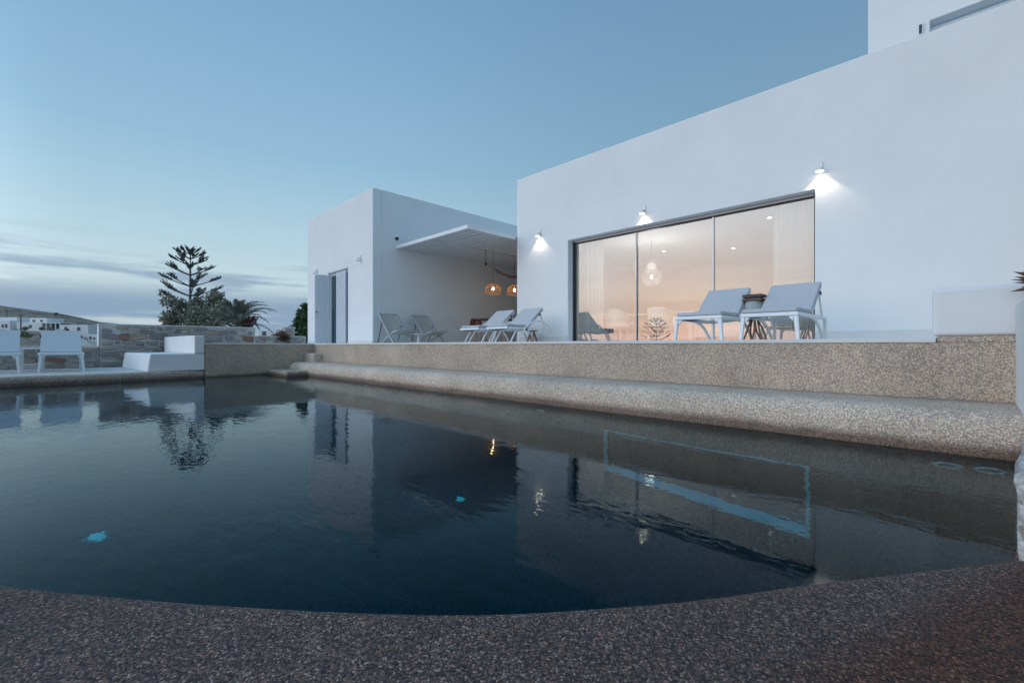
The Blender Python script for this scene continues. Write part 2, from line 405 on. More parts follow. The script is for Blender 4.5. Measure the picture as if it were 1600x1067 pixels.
def stonemat(name, stops):
    m, t, b = newmat(name)
    oi = mnode(t, 'ShaderNodeObjectInfo'); tc = mnode(t, 'ShaderNodeTexCoord')
    c = ramp(t, oi.outputs['Random'], stops)
    n = mnode(t, 'ShaderNodeTexNoise', {'Vector': tc.outputs['Object'], 'Scale': 5.0, 'Detail': 7, 'Roughness': .7})
    k = mnode(t, 'ShaderNodeMapRange', {0: n.outputs[0], 1: .25, 2: .75, 3: .75, 4: 1.55})
    s = mnode(t, 'ShaderNodeVectorMath', {0: c, 'Scale': k.outputs[0]}, operation='SCALE')
    t.links.new(s.outputs[0], b.inputs['Base Color']); b.inputs['Roughness'].default_value = .9
    bp = mnode(t, 'ShaderNodeBump', {'Height': n.outputs[0], 'Strength': .7, 'Distance': .03}); t.links.new(bp.outputs[0], b.inputs['Normal'])
    return m
M_STONE = stonemat('field_stone', [(0,(.22,.205,.20)),(.2,(.34,.305,.28)),(.4,(.44,.39,.33)),(.55,(.25,.235,.235)),(.7,(.47,.42,.37)),(.85,(.36,.28,.22)),(1,(.19,.18,.185))])
M_RUST = stonemat('rust_stone', [(0,(.25,.14,.09)),(1,(.31,.18,.12))])
M_MORTAR = simple('lime_mortar', (.58,.555,.52), .95, 0, .14, 9, .7, 35, .2)

# ------------------------------------------------------------------ key levels
ZW = -.716          # water
ZR = -.598          # near pool surround
ZD = -.56           # far deck
ZB = -.45           # bench ledge
ZF = ZW - 2.45      # pool floor
VE, VB, VM = 4.53, 3.87, 9.0     # terrace edge, bench front, main facade
U_FAR = [(11.5, 4.62), (11.45, 3.6), (11.28, 2.6), (11.16, 2.17), (11.02, 1.5), (10.93, .9), (10.9, .2), (10.9, -1.2), (10.88, -2.4), (10.6, -3.0), (9.9, -3.25)]

def catmull(P, n=6):
    out = []
    for i in range(len(P)-1):
        a, b, c, d = P[max(i-1,0)], P[i], P[i+1], P[min(i+2, len(P)-1)]
        for k in range(n):
            t = k/n
            out.append(tuple(.5*((2*b[j]) + (c[j]-a[j])*t + (2*a[j]-5*b[j]+4*c[j]-d[j])*t*t + (3*b[j]-a[j]-3*c[j]+d[j])*t**3) for j in range(2)))
    out.append(tuple(P[-1])); return out
NEAR = catmull([(-.075,1.741),(.246,1.267),(.497,.886),(.859,.4815),(1.596,-.094),(2.6,-.72),(4.2,-1.5),(6.3,-2.3),(8.5,-2.95),(9.9,-3.25)], 6)
RIGHT = [(-.30, 4.62), (-.27, 3.87), (-.19, 2.7), (-.12, 2.05)]
OUT = RIGHT + NEAR[:-1] + U_FAR[::-1]            # closed outline of the pool
def offset(P, d, closed=True):
    """outline moved outwards by d"""
    n = len(P); A = sum(P[i][0]*P[(i+1)%n][1]-P[(i+1)%n][0]*P[i][1] for i in range(n)); sgn = 1 if A > 0 else -1
    r = []
    for i in range(n):
        a = P[(i-1)%n] if closed or i else P[i]; b = P[(i+1)%n] if closed or i < n-1 else P[i]
        tx, ty = b[0]-a[0], b[1]-a[1]; L = math.hypot(tx, ty) or 1
        r.append((P[i][0]+sgn*d*ty/L, P[i][1]-sgn*d*tx/L))
    return r

# ------------------------------------------------------------------ pool basin, water
b = MB(); P = offset(OUT, .012); n = len(P)
b.add([W(u,v,ZF) for u,v in P], [tuple(range(n))])
b.add([W(u,v,ZF) for u,v in P] + [W(u,v,ZW+.03) for u,v in P], [(i,(i+1)%n,n+(i+1)%n,n+i) for i in range(n)])
struct(obj('pool_basin', b, M_BASIN, merge=.001))
b = MB(); P = offset(OUT, .04); b.uprism(P, ZF-.2, ZW)
wat = struct(obj('pool_water', b, M_WATER)); wat['label'] = 'dark still water filling the pool'

# near surround: rounded lip then flat, wide apron
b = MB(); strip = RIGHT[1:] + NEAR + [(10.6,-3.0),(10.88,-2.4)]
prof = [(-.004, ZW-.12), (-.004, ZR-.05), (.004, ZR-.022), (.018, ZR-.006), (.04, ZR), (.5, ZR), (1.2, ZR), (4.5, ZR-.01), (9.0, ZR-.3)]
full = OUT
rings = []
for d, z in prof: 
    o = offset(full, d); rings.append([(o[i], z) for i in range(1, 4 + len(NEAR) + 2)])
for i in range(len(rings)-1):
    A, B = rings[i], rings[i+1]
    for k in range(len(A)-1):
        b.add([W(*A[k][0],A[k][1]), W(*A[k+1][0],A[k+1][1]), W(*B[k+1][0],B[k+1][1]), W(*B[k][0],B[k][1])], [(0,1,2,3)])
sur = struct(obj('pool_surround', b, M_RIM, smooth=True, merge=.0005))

# ------------------------------------------------------------------ terrace
tp = [(-9.0, VE), (11.5, VE)] + [(11.45,3.6),(11.28,2.6),(11.16,2.17)] + [(14.4,2.17),(14.4,2.3),(26,2.3),(26,22),(-9,22)]
b = MB(); b.uprism(tp, ZF-.1, -.035)
ter = struct(obj('terrace', b, M_AGG))
tp2 = [(.16, VE-.012), (11.488, VE-.012), (11.438,3.6),(11.268,2.6),(11.148,2.16),(14.39,2.16),(14.39,2.29),(25.9,2.29),(25.9,21.9),(.16,21.9)]
b = MB(); b.uprism(tp2, -.034, 0)
obj('floor_slab', b, M_FLOOR, ter, bevel=.006)
b = MB(); b.ubox(-8.99, .158, VE+.001, 21.9, -.036, .012)
obj('raised_edge', b, M_AGG, ter, bevel=.01)

# bench ledge: rounded profile run along the pool
prof = [(4.60,ZB+.012),(4.30,ZB+.006),(4.05,ZB+.001)] + [(4.00-.13*sin(a), ZB-.15+.15*cos(a)) for a in [radians(q) for q in (12,25,40,55,70,82,90)]] + [(3.868,-.69),(3.874,-.73),(3.885,-.76),(3.885,-.80),(4.60,-.80)]
b = MB(); us = [-.9] + [.4*i-.5 for i in range(30)] + [11.25, 11.35, 11.42, 11.47]
rnd = {11.25:.0, 11.35:.02, 11.42:.06, 11.47:.14}
rings = []
for u in us:
    k = rnd.get(u, 0.0)
    wv = .006*sin(u*1.7)+.004*sin(u*4.1+1)
    rings.append([W(u, min(4.6, v + k + (wv if v < 4.2 else 0)), z - (k*.5 if z > -.6 else 0)) for v, z in prof])
m_ = len(prof)
b.add([p for r in rings for p in r], [(i*m_+k, i*m_+(k+1)%m_, (i+1)*m_+(k+1)%m_, (i+1)*m_+k) for i in range(len(rings)-1) for k in range(m_)] + [tuple(range(m_)), tuple(range((len(rings)-1)*m_, len(rings)*m_))])
bench = struct(obj('pool_bench', b, M_BENCH, smooth=True)); bench['label'] = 'rounded pebble render ledge along the foot of the terrace'
WZ0, WZ1 = ZW-2.10, ZW-.95
w = wall_open(-.9, 11.45, ZF-.1, -.795, 3.90, 4.3, [(.815, 2.585, WZ0, WZ1)])
obj('underwater_wall', w, M_UWALL, bench, merge=.001)
b = MB(); b.ubox(10.97, 11.62, 4.3, 4.66, ZB-.05, -.24)
obj('step', b, M_BENCH, bench, bevel=.035, seg=4)
b = MB(); b.ubox(10.15, 11.42, 3.42, 3.95, -1.2, -.60)
obj('step', b, M_COPE, bench, bevel=.03, seg=4)

# underwater window in the bench wall
e = empty('underwater_window', W(1.7, 3.9, WZ0), 'underwater window with pale frame sunk in the pool wall', 'window', arch=True)
fr = MB()
for a in ((.815,2.585,WZ1-.022,WZ1),(.815,.84,WZ0+.02,WZ1-.022),(2.56,2.585,WZ0+.02,WZ1-.022)):
    fr.ubox(a[0]+.001, a[1]-.001, 3.893, 3.925, a[2]+.001, a[3]-.001)
M_UWF = emit('acrylic_edge_glow', (.62,.80,.86), .05); M_UWS = emit('sill_glow', (.62,.84,.95), .065)  # faint glow put into frame and sill, standing for light behind the window
obj('frame', fr, M_UWF, e)
b = MB(); b.ubox(.816, 2.584, 3.893, 4.16, WZ0+.001, WZ0+.019); obj('glowing_sill', b, M_UWS, e)
b = MB(); b.ubox(.841, 2.559, 4.03, 4.06, WZ0+.0195, WZ1-.0225)
M_UWG = simple('dark_pool_glass', (.015,.05,.065), .08)
obj('pane', b, M_UWG, e)

# fittings in the pool
def ringfit(u, dep, label, r=.075):
    e = empty('pool_jet', W(u, 3.885, ZW-dep), label, 'pool fitting', 'round fittings in the pool wall', arch=True)
    m = MB(); n = 20; vs = []; fs = []
    pr = [(r*.62,.0),(r*.66,.014),(r*.85,.018),(r,.010),(r,0)]
    for q, h in pr: vs += [W(u+q*cos(2*pi*k/n), 3.884-h, ZW-dep+q*sin(2*pi*k/n)) for k in range(n)]
    for i in range(len(pr)-1): fs += [(i*n+k, i*n+(k+1)%n, (i+1)*n+(k+1)%n, (i+1)*n+k) for k in range(n)]
    m.add(vs, fs); obj('ring', m, M_PLASTIC, e, smooth=True)
    m = MB(); m.add([W(u+r*.63*cos(2*pi*k/n), 3.879, ZW-dep+r*.63*sin(2*pi*k/n)) for k in range(n)], [tuple(range(n))])
    obj('lens', m, simple('jet_lens', (.12,.15,.16), .2) if 'jet_lens' not in bpy.data.materials else bpy.data.materials['jet_lens'], e)
for u, dp, lb in ((7.54,.50,'round white wall jet under water, nearest the corner steps'), (5.50,.52,'round white wall jet under water, second from the corner steps'),
                  (3.42,.50,'round white wall jet under water left of the sunken window'), (.087,.37,'left one of the paired white wall jets at the right end'),
                  (-.098,.36,'right one of the paired white wall jets at the right end')):
    ringfit(u, dp, lb)
M_PLIGHT = emit('pool_lamp_lens', (.9,1,1), .26)
def floorfit(u, v, label, r=.052, lit=True):
    e = empty('pool_light', W(u, v, ZF), label, 'pool light', 'round lamps on the pool floor')
    m = MB(); m.lathe([(r,0),(r,.02),(r*.8,.035),(r*.3,.045),(.01,.046)], n=18); obj('lens', m, M_PLIGHT if lit else M_PLASTIC, e, smooth=True)
    m = MB(); m.lathe([(r*1.2,0),(r*1.2,.012),(r*1.01,.018)], n=18); obj('bezel', m, M_PLASTIC, e)
floorfit(4.62, .22, 'glowing round lamp on the pool floor nearest the camera')
floorfit(3.47, 2.76, 'small glowing lamp on the pool floor in front of the main house', .04)
floorfit(7.3, .22, 'faint pale lamp on the pool floor toward the far deck', .07, False)

# ------------------------------------------------------------------ far deck
dp = [(p[0]+.0, p[1]) for p in U_FAR if p[1] <= 2.2 and p[1] > -2.0] + [(10.9,-2.4),(10.9,-9),(14.6,-9),(14.6,2.175),(11.16,2.175)]
dp = [(11.16,2.172),(11.02,1.5),(10.93,.9),(10.9,.2),(10.9,-1.2),(10.9,-9),(15.2,-9),(15.2,2.172)]
b = MB(); b.uprism(dp, ZW-.4, ZD)
deck = struct(obj('deck', b, M_COPE, bevel=.05, seg=4))
b = MB(); b.uprism([(11.26,2.165),(11.12,1.5),(11.04,.9),(11.01,.2),(11.01,-8.9),(15.1,-8.9),(15.1,2.165)], ZD-.02, ZD+.004)
obj('deck_screed', b, M_DECK, deck)

# white built-in sofa
sofa = empty('built_in_sofa', W(12.4,1.7,ZD), 'white masonry seat with one low back beside the stone wall', 'bench', arch=True)
b = MB(); b.uprism([(11.10,1.27),(13.9,1.12),(13.9,2.155),(11.12,2.155)], ZD, -.215); 
vs = b.v; b.v = [(x, y - (.05 if (z < -.5 and y < 1.4) else 0), z) for x, y, z in vs]
obj('seat', b, M_WALL2, sofa, bevel=.02, seg=3)
b = MB(); b.uprism([(11.105,1.98),(13.9,1.86),(13.9,2.15),(11.105,2.15)], -.215, .155)
obj('back', b, M_WALL2, sofa, bevel=.02, seg=3)

# ------------------------------------------------------------------ right end of the pool: white walls
b = MB(); b.ubox(-2.4, .185, 4.60, 4.92, .0125, .365)
par = tag(obj('parapet', b, M_WALL2, bevel=.03, seg=4), 'low white parapet with rounded end on the terrace right edge', 'wall')
rw = MB(); rw.ubox(-1.2, -.23, 3.2, 4.595, -.62, .235)
tag(obj('garden_wall', rw, M_WALL2, bevel=.03, seg=3), 'white wall closing the bench ledge at the right edge', 'wall')
# rough whitewashed kerb at the near right corner
me = bpy.data.meshes.new('rough_wall'); bm = bmesh.new()
bmesh.ops.create_cube(bm, size=1)
bmesh.ops.subdivide_edges(bm, edges=bm.edges, cuts=14, use_grid_fill=True)
from mathutils import noise as mnoise
pA, pB, pC, pD = (-.088,1.735), (-.20,3.1), (-.75,3.1), (-.75,1.62)
for vtx in bm.verts:
    s, t_, k = vtx.co.x+.5, vtx.co.y+.5, vtx.co.z+.5
    u0 = pA[0]*(1-t_)+pB[0]*t_; u1 = pD[0]*(1-t_)+pC[0]*t_; v0 = pA[1]*(1-s)+pD[1]*s; v1 = pB[1]*(1-s)+pC[1]*s
    q = Vector(W(u0*(1-s)+u1*s, v0*(1-t_)+v1*t_, -.70+.315*k))
    cdist = max(abs(vtx.co.x), abs(vtx.co.z))
    dn = mnoise.noise_vector(q*9)*.016 + mnoise.noise_vector(q*28)*.007 + mnoise.noise_vector(q*70)*.003
    vtx.co = q + dn
bm.to_mesh(me); bm.free()
M_ROUGH = aggregate('whitewashed_pebble', [(.56,.55,.53),(.45,.42,.39),(.62,.61,.59),(.34,.30,.26),(.52,.49,.46)], (.50,.48,.45), .016, .9)
tag(obj('rough_kerb_wall', me, M_ROUGH, smooth=True), 'rough whitewashed low wall end at the near right pool corner', 'wall')

# ------------------------------------------------------------------ main house
HZ = 4.52
house = empty('main_house', W(2, 12, 0), 'large white flat-roofed house with wide sliding window and upper storey', 'house', arch=True)
UO0, UO1, ZO = 1.81, 7.03, 2.565
obj('front_wall', wall_open(-9, 8.81, -.03, HZ, VM, VM+.29, [(UO0, UO1, .002, ZO)]), M_WALL, house, merge=.001, bevel=.018, seg=3)
b = MB(); b.ubox(8.51, 8.81, VM+.291, 16, -.03, HZ-.003); obj('side_wall', b, M_WALL, house)
b = MB(); b.ubox(-9, 8.509, 15.7, 16, -.03, HZ-.004); obj('back_wall', b, M_INT, house)
b = MB(); b.ubox(-9, 8.508, VM+.292, 15.69, 2.72, HZ-.002); obj('roof', b, M_WALL, house)
b = MB(); b.ubox(-2, 8.5, VM+.293, 15.68, .001, .012); obj('interior_floor', b, M_INTF, house)
b = MB(); b.ubox(-.4, -.2, VM+.294, 15.67, .013, 2.715); obj('interior_wall', b, M_INT, house)
b = MB(); b.ubox(-8.9, UO0-.004, VM-.014, VM+.01, .001, .185); b.ubox(UO1+.004, 8.805, VM-.014, VM+.01, .001, .185)
obj('plinth', b, M_FLOOR, house, bevel=.005)
# sliding window: frame, three panes, two meeting stiles
b = MB(); v0, v1 = VM+.20, VM+.285
b.ubox(UO0+.002, UO1-.002, v0, v1, ZO-.075, ZO-.003); b.ubox(UO0+.002, UO1-.002, v0, v1, .003, .035)
b.ubox(UO1-.06, UO1-.003, v0, v1, .036, ZO-.076); b.ubox(UO0+.003, UO0+.05, v0, v1, .036, ZO-.076)
sw = obj('sliding_window', b, M_DARK, house)
w3 = (UO1-UO0-.11)/3; uu = [UO0+.052+w3*i for i in range(4)]
for i in range(3):
    pb = MB(); vv = v0+.03+.012*(i % 2); pb.ubox(uu[i]+.004, uu[i+1]-.004, vv, vv+.006, .04, ZO-.08)
    p = obj('pane', pb, M_GLASS); p.parent = sw; p.matrix_parent_inverse = Matrix.Identity(4)
for i in (1, 2):
    pb = MB(); pb.ubox(uu[i]-.017, uu[i]+.017, v0+.005, v0+.028, .036, ZO-.0765)
    p = obj('meeting_stile', pb, M_ALU); p.parent = sw
pb = MB(); pb.ubox(UO0+.051, UO1-.061, v0-.02, v0-.002, ZO-.05, ZO-.006); p = obj('head_track', pb, M_ALU); p.parent = sw
# upper storey
ust = obj('upper_storey', wall_open(-9, 1.284, HZ-.2, 8.2, 10.5, 10.78, [(-6.5, .447, 4.7, 5.47)]), M_WALL, house, merge=.001, bevel=.018, seg=3)
b = MB(); b.ubox(.99, 1.283, 10.781, 15.9, HZ-.2, 8.19); p = obj('upper_side_wall', b, M_WALL); p.parent = ust
b = MB(); b.ubox(-6.5, .445, 10.70, 10.76, 5.36, 5.42); b.ubox(-6.5,.445,10.70,10.76,4.71,4.77)
for uq in (.40, -1.2, -2.9, -4.6): b.ubox(uq-.02, uq+.04, 10.705, 10.755, 4.771, 5.359)
p = obj('upper_window', b, M_WHITE); p.parent = ust
b = MB(); b.ubox(-6.49, .44, 10.725, 10.735, 4.772, 5.358); p = obj('upper_pane', b, M_UWG); p.parent = ust
b = MB(); b.ubox(.53, .60, 10.47, 10.4995, 5.27, 5.46); f_ = obj('shutter_stay', b, M_ALU); f_.parent = ust
b = MB(); b.ubox(.545, .585, 10.462, 10.4695, 5.29, 5.44); f_ = obj('shutter_slot', b, M_DARK); f_.parent = ust
b = MB(); b.tube([W(1.28, 10.9, 5.05), W(1.36, 10.88, 5.03)], [.035,.012], 10); f_ = obj('rain_spout', b, M_ALU); f_.parent = ust

# ------------------------------------------------------------------ annex on the left
UB, VBB = 12.27, 6.52
ann = empty('annex', W(14.7, 9, 0), 'white cube annex with shuttered door at the far end of the terrace', 'house', arch=True)
DO = (13.9, 15.35, .002, 2.38)
obj('front_wall', wall_open(UB, 17.15, -.03, 4.56, VBB, VBB+.3, [DO]), M_WALL, ann, merge=.001, bevel=.018, seg=3)
b = MB(); b.ubox(UB, UB+.3, VBB+.301, 16.5, -.03, 4.557); obj('side_wall', b, M_WALL, ann)
b = MB(); b.ubox(16.85, 17.15, VBB+.301, 16.5, -.03, 4.556); obj('far_wall', b, M_WALL, ann)
b = MB(); b.ubox(UB+.301, 16.849, VBB+.302, 16.4, 2.9, 4.554); obj('roof', b, M_WALL, ann)
b = MB(); b.ubox(8.82, 17.1, 16.45, 16.8, -.02, 4.5); obj('courtyard_wall', b, M_WALL, ann)
b = MB(); b.ubox(UB-.012, 13.88, VBB-.012, VBB+.01, .001, .10); b.ubox(15.37, 17.14, VBB-.012, VBB+.01, .001, .10); b.ubox(UB-.0121, UB+.01, VBB+.011, 16.4, .001, .08)
obj('plinth', b, M_FLOOR, ann, bevel=.004)
b = MB(); b.ubox(13.88, 15.37, VBB-.03, VBB-.0125, 2.385, 2.43); obj('lintel_drip', b, M_ALU, ann)
b = MB(); b.ubox(13.92, 14.0, VBB+.06, VBB+.12, .01, 2.37); b.ubox(15.25, 15.33, VBB+.06, VBB+.12, .01, 2.37); b.ubox(14.01,15.24,VBB+.06,VBB+.12,2.29,2.37)
dr = obj('door', b, M_SHUT, ann)
b = MB(); b.ubox(14.0, 15.25, VBB+.08, VBB+.10, .012, 2.285); q_ = obj('door_pane', b, M_UWG); q_.parent = dr
def shutter(hu, hv, ang, wdt, nm='shutter'):
    """louvre-less plank shutter hinged at (hu,hv), swung out by ang from the wall line"""
    du, dv = -cos(ang), -sin(ang)
    def pt(a, t): return (hu + du*a - dv*t, hv + dv*a + du*t)
    m = MB(); npl = 4
    for i in range(npl):
        a0, a1 = wdt*i/npl+.003, wdt*(i+1)/npl-.003
        m.uprism([pt(a0,-.02),pt(a1,-.02),pt(a1,.02),pt(a0,.02)], .03, 2.34)
    m.uprism([pt(.01,-.014),pt(wdt-.01,-.014),pt(wdt-.01,.014),pt(.01,.014)], .04, 2.33)
    s = obj(nm, m, M_SHUT, ann)
    h = MB(); c = pt(wdt-.08, -.03); h.tube([W(c[0], c[1], 1.08), W(c[0]-.0, c[1]-.045, 1.08)], .02, 8)
    q = obj('handle', h, M_DARK); q.parent = s; q.matrix_parent_inverse = Matrix.Identity(4)
    return s
shutter(15.36, VBB-.03, radians(128), .40)
m_ = shutter(14.64, VBB-.02, radians(2), .73)

# ------------------------------------------------------------------ pergola between the houses
pg = empty('pergola', W(10.5, 9, 0), 'white flat pergola roof of painted boards between annex and main house', 'pergola', arch=True)
ZP = 2.885
b = MB(); b.ubox(8.83, 12.262, 7.26, 7.32, ZP-.01, ZP+.085); obj('fascia', b, M_WHITE, pg, bevel=.006)
b = MB(); b.ubox(8.83, 8.89, 7.321, 8.985, ZP-.01, ZP+.085); obj('fascia', b, M_WHITE, pg, bevel=.006)
b = MB(); b.ubox(8.835, 12.262, 7.322, 16.4, ZP+.068, ZP+.084); obj('roof_sheet', b, M_TIMBERW, pg)
b = MB(); b.ubox(10.55, 10.62, 7.325, 16.4, ZP-.016, ZP+.018); obj('beam', b, M_TIMBERW, pg)
bmes = None
for i in range(44):
    v = 7.335 + .205*i
    if bmes is None:
        m = MB(); m.ubox(8.9, 12.255, 0, .168, 0, .03); o = obj('board', m, M_TIMBERW, pg); bmes = o.data
    else:
        o = obj('board', bmes, M_TIMBERW, pg)
    o.location = (0, v, ZP + .02 + random.uniform(-.002,.002))

# ------------------------------------------------------------------ wall lamps
def wall_lamp(u, v, z, lit, label, power=12):
    e = empty('wall_lamp', W(u, v, z), label, 'wall lamp', 'wall lamps of the houses')
    m = MB(); m.box(-.025, .025, -.016, 0, -.03, .13); obj('back_plate', m, M_ALU, e, bevel=.004)
    m = MB(); m.tube([(0,-.012,.04),(0,-.07,.035),(0,-.10,.01)], .011, 8); obj('arm', m, M_ALU, e, smooth=True)
    m = MB(); n = 16; pr = [(.030,.02),(.034,.015),(.062,-.055),(.058,-.055),(.030,.008)]
    m.lathe([(.012,.03)]+pr[:3], (0,-.10,0), n); m2 = m
    # open below: drop the bottom cap so the light leaves downwards
    m2.f = m2.f[:-1]; obj('shade', m2, M_WHITE, e, smooth=True)
    m = MB(); m.lathe([(.022,-.02),(.032,-.04),(.026,-.06),(.010,-.068)], (0,-.10,0), 12)
    obj('bulb', m, M_LAMP if lit else M_CREAM, e, smooth=True)
    if lit:
        l = bpy.data.lights.new('wall_lamp_light', 'SPOT'); l.energy = power; l.color = (1, .83, .62); l.spot_size = radians(108); l.spot_blend = .35; l.shadow_soft_size = .02
        lo = bpy.data.objects.new('wall_lamp_light', l); COL.objects.link(lo); lo.parent = e; lo.location = (0, -.055, -.072)
    return e
wall_lamp(7.95, VM, 2.86, True, 'lit wall lamp near the left corner of the main house')
wall_lamp(4.94, VM, 2.83, True, 'lit wall lamp above the middle of the sliding window')
wall_lamp(1.72, VM, 2.87, True, 'lit wall lamp above the right end of the sliding window')
wall_lamp(13.0, VBB, 2.55, False, 'unlit wall lamp right of the annex door')
wall_lamp(16.26, VBB, 2.53, False, 'unlit wall lamp left of the annex door')
# dome camera on the annex
e = empty('security_camera', W(12.27, 7.27, 3.19), 'small dome camera on the annex above the pergola corner', 'camera')
m = MB(); m.tube([(0,0,0),(.05,0,0)], .06, 14); obj('base', m, M_WHITE, e)
m = MB(); m.lathe([(.012,-.075),(.04,-.06),(.055,-.03),(.058,.0),(.05,.02)], (.085,0,.01), 14); obj('dome', m, M_BLACK, e, smooth=True)
m = MB(); m.lathe([(.06,.0),(.06,.045),(.03,.06)], (.085,0,.02), 14); obj('housing', m, M_WHITE, e, smooth=True)

# ------------------------------------------------------------------ furniture: sun loungers
def rounded(m, x0, x1, y0, y1, z0, z1): m.box(x0, x1, y0, y1, z0, z1); return m
def lounger(label, cushions=True, arched=False, group=None):
    e = empty('sun_lounger', (0,0,0), label, 'sun lounger', group)
    hw = .33
    m = MB(); m.box(-hw-.012, hw+.012, 0, .05, .322, .372); obj('front_rail', m, M_WHITE, e, bevel=.012)
    for s in (-1, 1):
        m = MB(); m.box(s*hw-.022, s*hw+.022, .056, 1.42, .318, .368); obj('side_rail', m, M_WHITE, e, bevel=.01)
    if not arched:
        for s in (-1, 1):
            m = MB(); a = s*(hw-.02); c = s*(hw+.01)
            m.add([(a-.026,.0,.32),(a+.026,.0,.32),(a+.026,.055,.32),(a-.026,.055,.32),(c-.019,-.01,0),(c+.019,-.01,0),(c+.019,.03,0),(c-.019,.03,0)],
                  [(0,1,2,3),(7,6,5,4),(0,4,5,1),(1,5,6,2),(2,6,7,3),(3,7,4,0)])
            obj('leg', m, M_WHITE, e, bevel=.008)
            m = MB(); x = s*(hw-.05)
            m.add([(x,.01,.316),(x-s*.05,.01,.316),(x,.01,.255),(x,.045,.316),(x-s*.05,.045,.316),(x,.045,.255)], [(0,1,2),(5,4,3),(0,3,4,1),(1,4,5,2),(2,5,3,0)])
            obj('bracket', m, M_WHITE, e)
            pts = [(s*hw, .55+.78*t, .33-.33*t**2.6) for t in [i/10 for i in range(11)]]
            m = MB()
            for i in range(10): m.bar(pts[i], pts[i+1], .03, .036)
            obj('curved_leg', m, M_WHITE, e)
            m = MB(); m.box(s*hw-.02, s*hw+.02, 1.40, 1.44, 0, .317); obj('rear_leg', m, M_WHITE, e, bevel=.006)
    else:
        for s in (-1, 1):
            m = MB(); m.tube([(s*(hw-.02),.38,.33),(s*(hw-.02),.30,.27),(s*(hw-.01),.12,0)], .019, 10); obj('leg', m, M_WHITE, e, smooth=True)
            pts = [(s*(hw+.035), .30+1.45*t, .53*(1-abs(2*t-1)**2.3)) for t in [i/18 for i in range(19)]]
            m = MB(); m.tube(pts, .019, 10); obj('arch_leg', m, M_WHITE, e, smooth=True)
            m = MB(); m.box(s*(hw+.005)-.02, s*(hw+.005)+.02, .62, .66, .30, .36); obj('clamp', m, M_BLACK, e)
    # sling that sags between the rails
    m = MB(); nx = 8; ny = 8
    m.add([(-hw+.02+2*(hw-.02)*i/nx, .03+.72*j/ny, .318-.045*sin(pi*i/nx)*(.6+.4*sin(pi*j/ny))) for j in range(ny+1) for i in range(nx+1)],
          [(j*(nx+1)+i, j*(nx+1)+i+1, (j+1)*(nx+1)+i+1, (j+1)*(nx+1)+i) for j in range(ny) for i in range(nx)])
    obj('sling', m, M_SLING, e, smooth=True, recalc=False)
    th = radians(39); hy, hz, L = .73, .385, .68
    def bk(t, off): return (hy + t*cos(th) - off*sin(th), hz + t*sin(th) + off*cos(th))
    m = MB()
    (ya, za), (yb, zb), (yc, zc), (yd, zd) = bk(0,-.02), bk(L,-.02), bk(L,.0), bk(0,.0)
    m.add([(-hw,ya,za),(-hw,yb,zb),(-hw,yc,zc),(-hw,yd,zd),(hw,ya,za),(hw,yb,zb),(hw,yc,zc),(hw,yd,zd)], [(0,1,2,3),(7,6,5,4),(0,4,5,1),(1,5,6,2),(2,6,7,3),(3,7,4,0)])
    bf = obj('back_frame', m, M_WHITE if cushions else M_SLING, e, bevel=.006)
    for s in (-1, 1):
        y1, z1 = bk(L*.78,-.03); m = MB(); m.bar((s*(hw-.02), y1, z1), (s*(hw-.02), 1.34, .36), .022, .022); q = obj('prop', m, M_WHITE); q.parent = bf
        m = MB(); y2, z2 = bk(L*.72,-.012); m.box(s*hw-.012+s*.008, s*hw+.012+s*.008, y2-.02, y2+.02, z2-.025, z2+.025); q = obj('pivot', m, M_BLACK); q.parent = bf
    if cushions:
        m = MB(); m.box(-hw+.005, hw-.005, .03, .76, .377, .432)
        obj('seat_cushion', m, M_CUSH, e, bevel=.02, seg=3)
        (ya, za), (yb, zb), (yc, zc), (yd, zd) = bk(.02,.003), bk(L+.015,.003), bk(L+.015,.06), bk(.045,.06)
        m = MB(); w_ = hw-.005
        m.add([(-w_,ya,za),(-w_,yb,zb),(-w_,yc,zc),(-w_,yd,zd),(w_,ya,za),(w_,yb,zb),(w_,yc,zc),(w_,yd,zd)], [(0,1,2,3),(7,6,5,4),(0,4,5,1),(1,5,6,2),(2,6,7,3),(3,7,4,0)])
        obj('back_cushion', m, M_CUSH, e, bevel=.02, seg=3)
    else:
        m = MB(); m.box(-hw+.01, hw-.01, .06, .74, .352, .366); obj('seat_mesh', m, M_SLING, e)
    return e
def put(e, u, v, z, rz=0.0): e.location = W(u, v, z); e.rotation_euler = (0,0,rz)
LG = 'cushioned loungers in front of the sliding window'; LC = 'arched loungers by the house corner'; LD = 'loungers on the far deck'
E_ = lounger('blue-grey cushioned lounger in front of the window, left one of its pair', True, False, LG); put(E_, 2.74, 6.5, 0)
F_ = copy_tree(E_, W(1.82, 6.5, 0), radians(-1), 'blue-grey cushioned lounger in front of the window, right one of its pair', LG)
C_ = lounger('arched-leg lounger next to the courtyard, left one of its pair', True, True, LC); put(C_, 8.53, 7.05, 0)
D_ = copy_tree(C_, W(7.55, 7.05, 0), radians(1), 'arched-leg lounger against the house corner, right one of its pair', LC)
A_ = lounger('white lounger without cushions on the far deck, beside the small table', False, False, LD); put(A_, 12.15, .067, ZD+.004, radians(90)); A_.scale = (.90, 1, 1)
B_ = copy_tree(A_, W(12.15, -.79, ZD+.004), radians(91), 'white lounger cut off by the left edge of the picture', LD)

